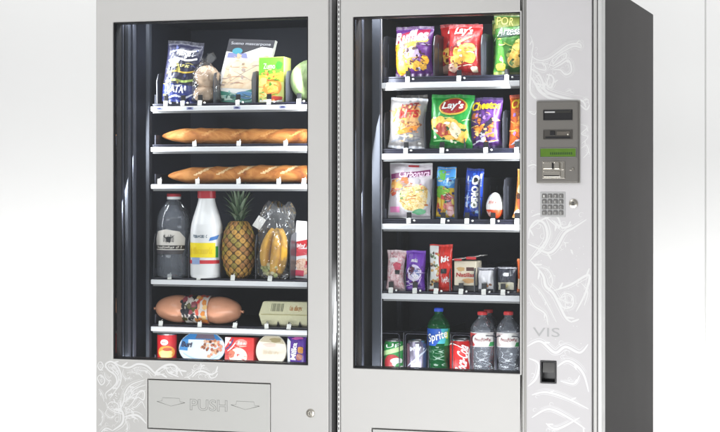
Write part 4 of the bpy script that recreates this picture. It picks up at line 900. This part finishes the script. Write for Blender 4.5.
m.squig(S, ink(40, 40, 44), -.2, .2, .43, .51, 8, .0025, 7, 2); m.decal(blob(0, .455, .1, .035, 2), S, ink(40, 40, 44), 2); m.ribbon([(-.2, .5), (0, .46), (.22, .505)], .003, S, ink(40, 40, 44), 2); m.build('label', root)
loc, w, h = place(191.5, 222, 189.5, 'L4', .165); r = w/2
root = empty('milk_bottle', loc); tag(root, 'white milk bottle with red cap and yellow label', 'milk bottle')
prof = [(0, .003), (.84, 0), (.95, .012), (1, .04), (1, .46), (.985, .54), (.93, .61), (.80, .70), (.66, .78), (.56, .84), (.51, .88), (.50, .905)]
m = MB(); m.lathe([(a*r, b*h) for a, b in prof], pmat('milk_plastic', (.80, .80, .80), .3, 0, 0, 60, .2), 56); m.build('body', root)
m = MB(); m.lathe([(r*.54, h*.90), (r*.56, h*.905), (r*.55, h*.985), (r*.50, h), (0, h)], pmat('cap_dark_red', (1, 0, 0)), 40); m.build('cap', root)
m = MB(); S = cylS(lambda v: r*1.004, h)
m.decal(rect(-.8, .42, .235, .40), S, ink(248, 222, 20), 1); m.decal([(.42, .235), (.55, .235), (.55, .36), (.42, .36)], S, ink(60, 160, 80), 1); m.decal(rect(-.95, .95, .165, .205), S, ink(200, 40, 50), 1); m.decal(rect(-.6, -.2, .16, .235), S, ink(150, 170, 210), 2)
m.squig(S, ink(50, 80, 100), -.5, .1, .46, .49, 4, .003, 8); m.decal([(.15, .42), (.5, .44), (.6, .49), (.2, .46)], S, ink(60, 120, 190), 1); m.squig(S, ink(232, 200, 0), -.7, .3, .28, .35, 7, .002, 12, 2); m.build('label', root)
loc, w, h = place(221.5, 256, 192.5, 'L4', .18); r = w/2*.95; hb = h*.665
root = empty('pineapple', loc, (0, 0, .2)); tag(root, 'whole ripe pineapple with spiky grey-green crown', 'pineapple')
m = MB(); NA = 11; NZ = 13.5
PE = [pmat('pine_eye_gold', srgb((186, 140, 62)), .55, 0, .4, 120, 0, .2, 60), pmat('pine_eye_olive', srgb((146, 128, 52)), .55, 0, .4, 120, 0, .2, 60), pmat('pine_eye_brown', srgb((160, 112, 60)), .6, 0, .4, 120, 0, .2, 60)]; PG = pmat('pine_groove', srgb((84, 62, 30)), .7, 0, .4, 120); PT = pmat('pine_tip', srgb((110, 80, 44)), .7)
def pq(a, b):
    p = a*NA+b*NZ*.5; q = a*NA-b*NZ*.5; return (p, q)
def fn(a, b):
    t = 2*PI*a; s_ = math.sin(PI*(.06+.885*b))**.42; p, q = pq(a, b); dp = abs(p-math.floor(p)-.5)*2; dq = abs(q-math.floor(q)-.5)*2; e = ((dp**3+dq**3)/1.15)**(1/3)
    k = r*s_*(.94+.065*max(0, 1-e**3))+(.0022 if e < .14 else 0); return (k*math.cos(t), k*math.sin(t), b*hb)
def mt(a, b):
    p, q = pq(a, b); dp = abs(p-math.floor(p)-.5)*2; dq = abs(q-math.floor(q)-.5)*2; e = ((dp**3+dq**3)/1.15)**(1/3)
    if e > .86: return PG
    if e < .16: return PT
    hsh = random.Random(int(math.floor(p) % 11*97+math.floor(q)*31)).random(); return PE[1] if hsh < .25+.4*b-.1 else (PE[2] if hsh > .8-.2*(1-b) else PE[0])
m.grid(fn, 220, 190, mt, True); m.lathe([(0, .0), (r*.45, .0)], PG, 24); m.build('body', root)
m = MB(); LF = [pmat('pine_leaf', srgb((92, 112, 84)), .5, 0, .2, 60, 0, .15, 30), pmat('pine_leaf_grey', srgb((124, 140, 116)), .5, 0, .2, 60, 0, .15, 30), pmat('pine_leaf_deep', srgb((62, 84, 60)), .5, 0, .2, 60, 0, .15, 30)]
r_ = random.Random(5)
for i in range(64):
    t = i*2.39996; ring = i/64; ln = (h-hb)*(.55+.65*ring)*r_.uniform(.85, 1.05); out = .95*(1-ring)**.8+.10; b0 = Vector((.010*math.cos(t), .010*math.sin(t), hb-.004+.035*ring)); rows = []
    for k in range(8):
        s_ = k/7; ang = out*(.35+.9*s_); pos = b0+Vector((math.cos(t), math.sin(t), 0))*(ln*s_*math.sin(ang)*.8)+Vector((0, 0, ln*s_*math.cos(ang*.85))); wd = .0075*(1-s_)**.7*(.7+1.2*s_ if s_ < .3 else 1.06); side = Vector((-math.sin(t), math.cos(t), 0))
        rows += [pos+side*wd, pos-Vector((math.cos(t), math.sin(t), -.3))*wd*.35, pos-side*wd]
    m.add(rows, [(k*3+j, k*3+j+1, k*3+j+4, k*3+j+3) for k in range(7) for j in range(2)], LF[i % 3], True)
m.build('crown', root)
loc, w, h = place(257.5, 291.5, 204, 'L4', .175)
root = empty('fruit_bag', loc, (0, .05, 0)); tag(root, 'clear plastic bag of bananas with pale green fruit', 'fruit bag')
BAN = pmat('banana_skin', srgb((222, 168, 44)), .5, 0, .1, 80, 0, .18, 30)
for i, (x0, lean, y0, bend) in enumerate(((-.020, .012, -.012, -.018), (.0, .010, -.022, .012), (.018, .0, -.012, .022), (.004, -.006, .014, -.01))):
    m = MB(); pts = []
    for k in range(15): s_ = k/14; pts.append((x0+lean*s_+bend*math.sin(PI*s_)*.7, y0+.012*math.sin(PI*s_)*-1, -.002+.014+s_*h*.62))
    m.tube(pts, lambda s_: .0175*(max(.02, math.sin(PI*(.04+.92*s_)))**.45), BAN, 7); m.build('banana', root)
m = MB()
for i in range(26):
    r_ = random.Random(i+3); c = Vector((r_.uniform(-.036, .018), r_.uniform(-.036, -.022), .012+r_.uniform(0, .036))); q = r_.uniform(.005, .008); bm = bmesh.new(); bmesh.ops.create_icosphere(bm, subdivisions=2, radius=q, matrix=Matrix.Translation(c)); m.bm(bm, pmat('pale_fruit_%d' % (i % 3), srgb(((206, 206, 150), (186, 196, 128), (220, 214, 176))[i % 3]), .5), True)
m.build('pale_fruit', root)
m = film(w*.96, h, w*.9, 8, 1.12, FILM); m.build('wrapper', root)
loc2 = Vector((X(263.5, .24), .24, FLOOR['L4'])); 
m = MB(); q = Z(258, 214, .15); m.box(-.014, .014, -.0008, .0008, -.019, .019, TAG, .0006)
m.tube([(0, 0, .019), (.004, .004, .03)], .0008, TAG, 5)
m.build('paper_tag', root, (-w*.46, -.02, h*.74), (-.2, .5, .1))
loc, w, h = place(291, 322, 221.5, 'L4', .19)
m = MB(); m.box(-w/2, w/2, 0, .045, 0, h, ink(236, 232, 232), .003); S = boxS(w, h, 0)
m.decal([(-.98, .48), (.98, .66), (.98, .78), (-.98, .62)], S, ink(196, 36, 44), 1); m.decal([(-.98, .36), (-.1, .42), (-.1, .52), (-.98, .5)], S, ink(206, 70, 80), 2); m.decal(blob(-.2, .22, .6, .14, 3), S, mottle('cereal_print', ((200, 130, 100), (236, 190, 160), (246, 220, 200), (220, 150, 120)), 90), 2); m.decal(rect(-.9, -.2, .04, .14), S, ink(214, 70, 96), 3); m.squig(S, WHT, -.8, .2, .54, .6, 3, .003, 9, 3)
clutter(m, S, 9, ((196, 36, 44), (230, 150, 150), (200, 140, 110)), 20, v1=.6)
put(m, 'biscuit_box', loc, (-.06, .08, .05), 'white and red box partly behind the window frame, fourth left shelf', 'box')
# ---- left, fifth row
Y = .18; x0, x1 = X(156.5, Y), X(241, Y); Lg = x1-x0; zf = FLOOR['L5']; r = (Z(190, 295.5, Y)-zf)/2
root = empty('sausage', ((x0+x1)/2, Y, zf+.001), (0, .015, 0)); tag(root, 'fat pink sausage with a patterned sleeve lying on its side', 'sausage')
MEAT = pmat('sausage_skin', srgb((226, 160, 126)), .34, 0, .35, 30, .15, .12, 20)
m = MB()
def fn(a, b):
    t = 2*PI*a; x = b; e = math.sin(PI*min(.5, x/.30*.5))**.6 if x < .3 else (math.sin(PI*min(.5, (1-x)/.30*.5))**.6 if x > .7 else 1); e = e**.62
    q = r*max(.02, e)*(1-.11*math.exp(-((x-.37)/.05)**2)-.11*math.exp(-((x-.65)/.05)**2)); q *= 1+.03*noise.noise(Vector((x*9, math.cos(t), math.sin(t))))
    return ((x-.5)*Lg, -q*math.cos(t), r+q*math.sin(t))
m.grid(fn, 44, 90, MEAT, True); m.build('casing', root)
m = MB()
for sx in (-1, 1): m.tube([(sx*Lg*.49, 0, r), (sx*Lg*.51, 0, r-.001), (sx*Lg*.53, -.002, r-.002)], lambda s_: .0045-.002*s_ if s_ < .6 else .005, MEAT, 8)
m.build('tied_end', root)
m = MB(); 
def fs(u, v):   # sleeve: u along, v round the front
    t = -PI*.55+v*PI*1.25; p = fn(0, .36+.30*(u+1)/2); q = r*1.0*(1-.05*math.cos(u*PI*2)*0); 
    rr_ = r*1.005*(1+.025*noise.noise(Vector((u*4, v*5, 1)))); return (Vector((p[0], -rr_*math.cos(t), r+rr_*math.sin(t))), Vector((0, -math.cos(t), math.sin(t))))
S = dict(fn=fs, mx=Lg*.15, my=r*4, L=.005, o=.0006)
m.grid(lambda a, b: fs(2*a-1, b)[0], 24, 30, ink(226, 214, 206))
for i in range(60):
    r_ = random.Random(i+11); u = r_.uniform(-.95, .9); v = r_.uniform(.12, .8)
    c = r_.choice(((28, 26, 34), (28, 26, 34), (90, 84, 30), (140, 60, 70), (235, 228, 222), (225, 215, 205))) if u < .1 else r_.choice(((214, 90, 70), (226, 140, 60), (200, 60, 60), (236, 190, 120)))
    m.decal(blob(u, v, r_.uniform(.12, .26), r_.uniform(.03, .08), i, 16, .35), S, ink(*c), 1+i*.12)
m.ribbon([(-.9, .1), (-.8, .5), (-.95, .9)], .006, S, ink(60, 54, 20), 5); m.build('sleeve', root)
Y = .17; x0, x1 = X(259.5, Y), X(322, Y); zt = Z(285, 302, Y); zf = FLOOR['L5']+.0008; h = zt-zf; w = x1-x0
m = MB(); prof = [(0.0, 0), (-.010, h*.48), (.010, h), (.075, h), (.095, h*.48), (.085, 0)]
EGG = pmat('egg_carton', srgb((250, 245, 204)), .75, 0, .35, 250, 0, .05, 30)
bm = bmesh.new(); A = [bm.verts.new((-w/2+(0 if abs(z_-h*.48) < 1e-6 else .008), y_, z_)) for y_, z_ in prof]; B = [bm.verts.new((w/2, y_, z_)) for y_, z_ in prof]; bm.faces.new(A); bm.faces.new(B[::-1])
for i in range(6): bm.faces.new([A[i], B[i], B[(i+1) % 6], A[(i+1) % 6]][::-1])
bmesh.ops.recalc_face_normals(bm, faces=bm.faces[:]); bmesh.ops.bevel(bm, geom=bm.edges[:], offset=.002, segments=2, affect='EDGES'); m.bm(bm, EGG)
S = dict(fn=lambda u, v: (Vector((u*w/2, -.010+.020*v, h*.48+v*h*.52)), Vector((0, -.9, .4)).normalized()), mx=w/2, my=h*.54, L=.5, o=.0004)
for i in range(9): m.decal(rect(-.62+i*.045, -.60+i*.045+(.012 if i % 3 else .0), .25, .85), S, ink(150, 150, 120), 1)
m.squig(S, ink(206, 140, 70), -.02, .38, .35, .7, 9, .004, 9); m.box(-w/2+.009, w/2, -.0112, -.0096, h*.475, h*.495, pmat('egg_seam', srgb((196, 186, 130)), .8))
for i in range(5): x = -w/2+.03+i*.036; m.add([(x-.006, -.008, .0), (x+.006, -.008, .0), (x, -.011, h*.22)], [(0, 1, 2)], BLACK)
put(m, 'egg_carton', ((x0+x1)/2, Y, zf), (0, 0, 0), 'pale yellow egg carton on the fifth left shelf', 'egg carton')
# ---- left, bottom row
loc, w, h = place(158, 176, 334.5, 'L6', .17); r = w/2
root = empty('food_tin', loc); tag(root, 'small red food tin with silver rim at bottom left', 'tin')
m = MB(); m.lathe([(0, 0), (r, 0), (r, h)], foil(200, 26, 34), 40); S = cylS(lambda v: r, h); m.decal(ell(-.1, .76, .26, .10, 22), S, WHT, 1); m.squig(S, RED, -.25, .08, .73, .79, 3, .0016, 6, 2); m.decal(ell(.05, .42, .62, .22, 28), S, ink(236, 150, 50), 1); m.decal(blob(0, .36, .45, .14, 3), S, ink(250, 205, 120), 2); m.decal(ell(.1, .52, .3, .06, 20), S, ink(180, 70, 30), 3); m.decal(blob(-.2, .14, .5, .07, 2), S, ink(240, 190, 170), 2); m.build('body', root)
m = MB(); m.lathe([(r*1.0, h), (r*1.03, h+.001), (r*1.03, h+.004), (r*.95, h+.004), (r*.93, h+.001), (0, h+.001)], ALU, 40); m.build('lid', root)
def dish(w, h, dep, base, rimc): 
    m = MB(); prof = [(1, 0), (1.0, dep), (.9, dep*1.6), (0, dep*1.6)]
    n = 56
    m.lathe([(0, -.002), (.94, -.002), (.97, -.003), (1.0, -.001)], base, n, 'y', w/2, h/2, (0, 0, h/2)); m.lathe([(1.0, -.001), (1.0, .004), (.95, .004), (.84, dep), (0, dep)], rimc, n, 'y', w/2, h/2, (0, 0, h/2)); return m
def discS(w, h): return dict(fn=lambda u, v: (Vector((u*w/2, -.003, v*h)), Vector((0, -1, 0))), mx=w/2, my=h, L=.5, o=.0005)
loc, w, h = place(177.5, 224, 330.5, 'L6', .165)
m = dish(w, h, .03, ink(222, 236, 244), ink(120, 170, 210)); S = discS(w, h)
m.decal([(.95*math.cos(t), .5+.48*math.sin(t)) for t in [.5+i*(PI-1)/20 for i in range(21)]], S, ink(44, 116, 176), 1); m.decal([(-.97, .42), (-.60, .40), (-.60, .74), (-.86, .74)], S, ink(70, 140, 200), 1)
m.decal([(-.3, .76), (.55, .76), (.45, .94), (0, .98), (-.2, .95)], S, ink(104, 90, 104), 2); m.text('Buri', S, ink(40, 44, 70), -.86, -.42, .50, .66, 3, -.04, .15, 0, .04)
for i in range(46): r_ = random.Random(i+70); t = r_.uniform(0, 2*PI); q = math.sqrt(r_.random()); m.decal(blob(.42+.45*q*math.cos(t), .5+.26*q*math.sin(t), .06, .045, i, 12, .3), S, ink(*r_.choice(((222, 170, 130), (236, 200, 170), (200, 120, 90), (240, 220, 200), (150, 90, 60), (226, 150, 120)))), 2+i % 4)
m.ribbon([(-.8, .34), (-.4, .2), (.3, .14), (.8, .3)], .004, S, ink(180, 210, 236), 1)
put(m, 'salad_tub', loc, (-.2, 0, 0), 'oval pale blue ready meal tub with a muesli-like picture', 'food tub')
loc, w, h = place(224, 253.5, 337, 'L6', .165)
m = MB(); m.box(-w/2, w/2, 0, .05, 0, h, ink(212, 48, 44), .004); S = boxS(w, h, 0)
m.decal(ell(-.05, .33, .62, .30, 34), S, ink(250, 226, 206), 2); m.decal(blob(-.1, .30, .36, .19, 3), S, ink(252, 244, 232), 3); m.decal(blob(-.5, .42, .2, .14, 5), S, ink(226, 120, 90), 4); m.decal([(-.97, .62), (-.55, .98), (-.97, .98)], S, ink(238, 230, 230), 1); m.ribbon([(-.95, .55), (-.6, .72), (-.4, .95)], .005, S, ink(60, 70, 130), 3); m.ribbon([(-.8, .5), (-.45, .66), (-.2, .86)], .004, S, WHT, 3)
m.decal(ell(.15, .80, .4, .13, 26), S, ink(236, 150, 140), 2); m.squig(S, WHT, -.1, .45, .75, .84, 6, .003, 8, 3)
clutter(m, S, 9, ((230, 90, 80), (250, 220, 200), (180, 30, 34)), 20)
put(m, 'yoghurt_pack', loc, (-.05, 0, -.03), 'red yoghurt pack with a cream bowl picture', 'yoghurt pack')
loc, w, h = place(255, 286, 334, 'L6', .165)
m = dish(w, h, .035, pmat('cheese_rind', srgb((232, 224, 206)), .5, 0, .15, 120, 0, .06, 25), pmat('cheese_side', srgb((214, 204, 180)), .5)); S = discS(w, h)
m.decal([(.93*math.cos(t), .5+.47*math.sin(t)) for t in [.45+i*(PI-1.05)/20 for i in range(21)]], S, ink(190, 178, 152), 1); m.decal(blob(.25, .82, .35, .07, 3), S, ink(150, 136, 96), 2); m.decal(blob(-.1, .66, .4, .05, 3), S, ink(232, 200, 186), 2); m.squig(S, ink(226, 208, 180), -.5, .5, .4, .5, 6, .003, 8)
put(m, 'round_cheese', loc, (-.16, 0, 0), 'round cream cheese wheel standing on edge in the bottom row', 'cheese')
loc, w, h = place(287.5, 306, 335, 'L6', .16)
m, S = bag(w, h, .025, foil(82, 44, 140), 25, foil(96, 60, 160), crimp=.05, pinch=.02, crease=.6)
m.text('Milka', S, WHT, -1.0, .7, .44, .60, 2, PI/2-.1, .1, 0, .03); m.decal([(-.95, .1), (-.6, .1), (-.55, .8), (-.95, .9)], S, ink(210, 214, 220), 1); m.decal(blob(.5, .55, .3, .1, 2), S, ink(190, 130, 60), 2); m.decal(blob(.4, .35, .3, .1, 5), S, ink(150, 80, 60), 3); m.decal(blob(.1, .9, .6, .04, 4), S, ink(200, 90, 170), 1)
put(m, 'chocolate_bar', loc, (-.04, 0, 0), 'dark purple chocolate bar at the right end of the bottom row', 'chocolate bar')

# ------------------------------------------------------------------ lights
def area(name, loc, target, sx, sy, power, col=(1, 1, 1), spread=PI):
    l = bpy.data.lights.new(name, 'AREA'); l.shape = 'RECTANGLE'; l.size = sx; l.size_y = sy; l.energy = power; l.color = col; l.spread = spread
    o = bpy.data.objects.new(name, l); COL.objects.link(o); o.location = loc; d = Vector(target)-Vector(loc); o.rotation_euler = d.to_track_quat('-Z', 'Y').to_euler(); return o
WL = bpy.data.worlds.new('World'); sc.world = WL; WL.use_nodes = True
WL.node_tree.nodes['Background'].inputs['Color'].default_value = (.97, .98, 1, 1); WL.node_tree.nodes['Background'].inputs['Strength'].default_value = .38
area('room_lamp', (-2.6, -3.4, 3.0), (-.8, 0, .9), 2.4, 1.0, 44)
area('low_fill_light', (-.3, -2.6, .18), (-.7, 0, .40), 2.6, .25, 40)  # added fill from below, stands in for bounce off the white floor
area('wall_fill_light', (-.6, 1.55, 3.4), (-.6, 2.2, 1.4), 7, .3, 56)  # added wash from above to whiten the wall, no real fitting
area('wall_fill_light', (-.6, 1.55, .12), (-.6, 2.2, .9), 7, .2, 46)  # second added wash near the floor, evens out the wall
for nm, a, b, t_, bt in (('l', X(113), X(308), Z(210, 19.5), Z(210, 362)), ('r', X(353), X(520.5), Z(437, 14.5), Z(437, 371))):
    xc = (a+b)/2; zc = (t_+bt)/2
    area('machine_light', (xc, .075, t_+.018), (xc, .22, zc), b-a, .03, 1.5, (.95, .97, 1))
    area('machine_light', (a-.008, .075, zc-.05), (a+.18, .17, zc-.1), .03, t_-bt, 2.7 if nm == 'l' else 2.1, (.95, .97, 1), math.radians(125))
    area('machine_light', (b+.012, .075, zc-.05), (b-.18, .17, zc-.1), .03, t_-bt, 2.5, (.95, .97, 1), math.radians(125))
    area('machine_light', (xc, .07, bt-.012), (xc, .17, bt+.14), b-a, .02, .8 if nm == 'l' else .6, (.95, .97, 1))  # added fill behind the lower rail, brightens the bottom rows
vs = sc.view_settings; vs.view_transform = 'Standard'; vs.look = 'None'; vs.exposure = 0; vs.gamma = 1
sc.cycles.max_bounces = 10; sc.cycles.transparent_max_bounces = 24; sc.cycles.use_denoising = True
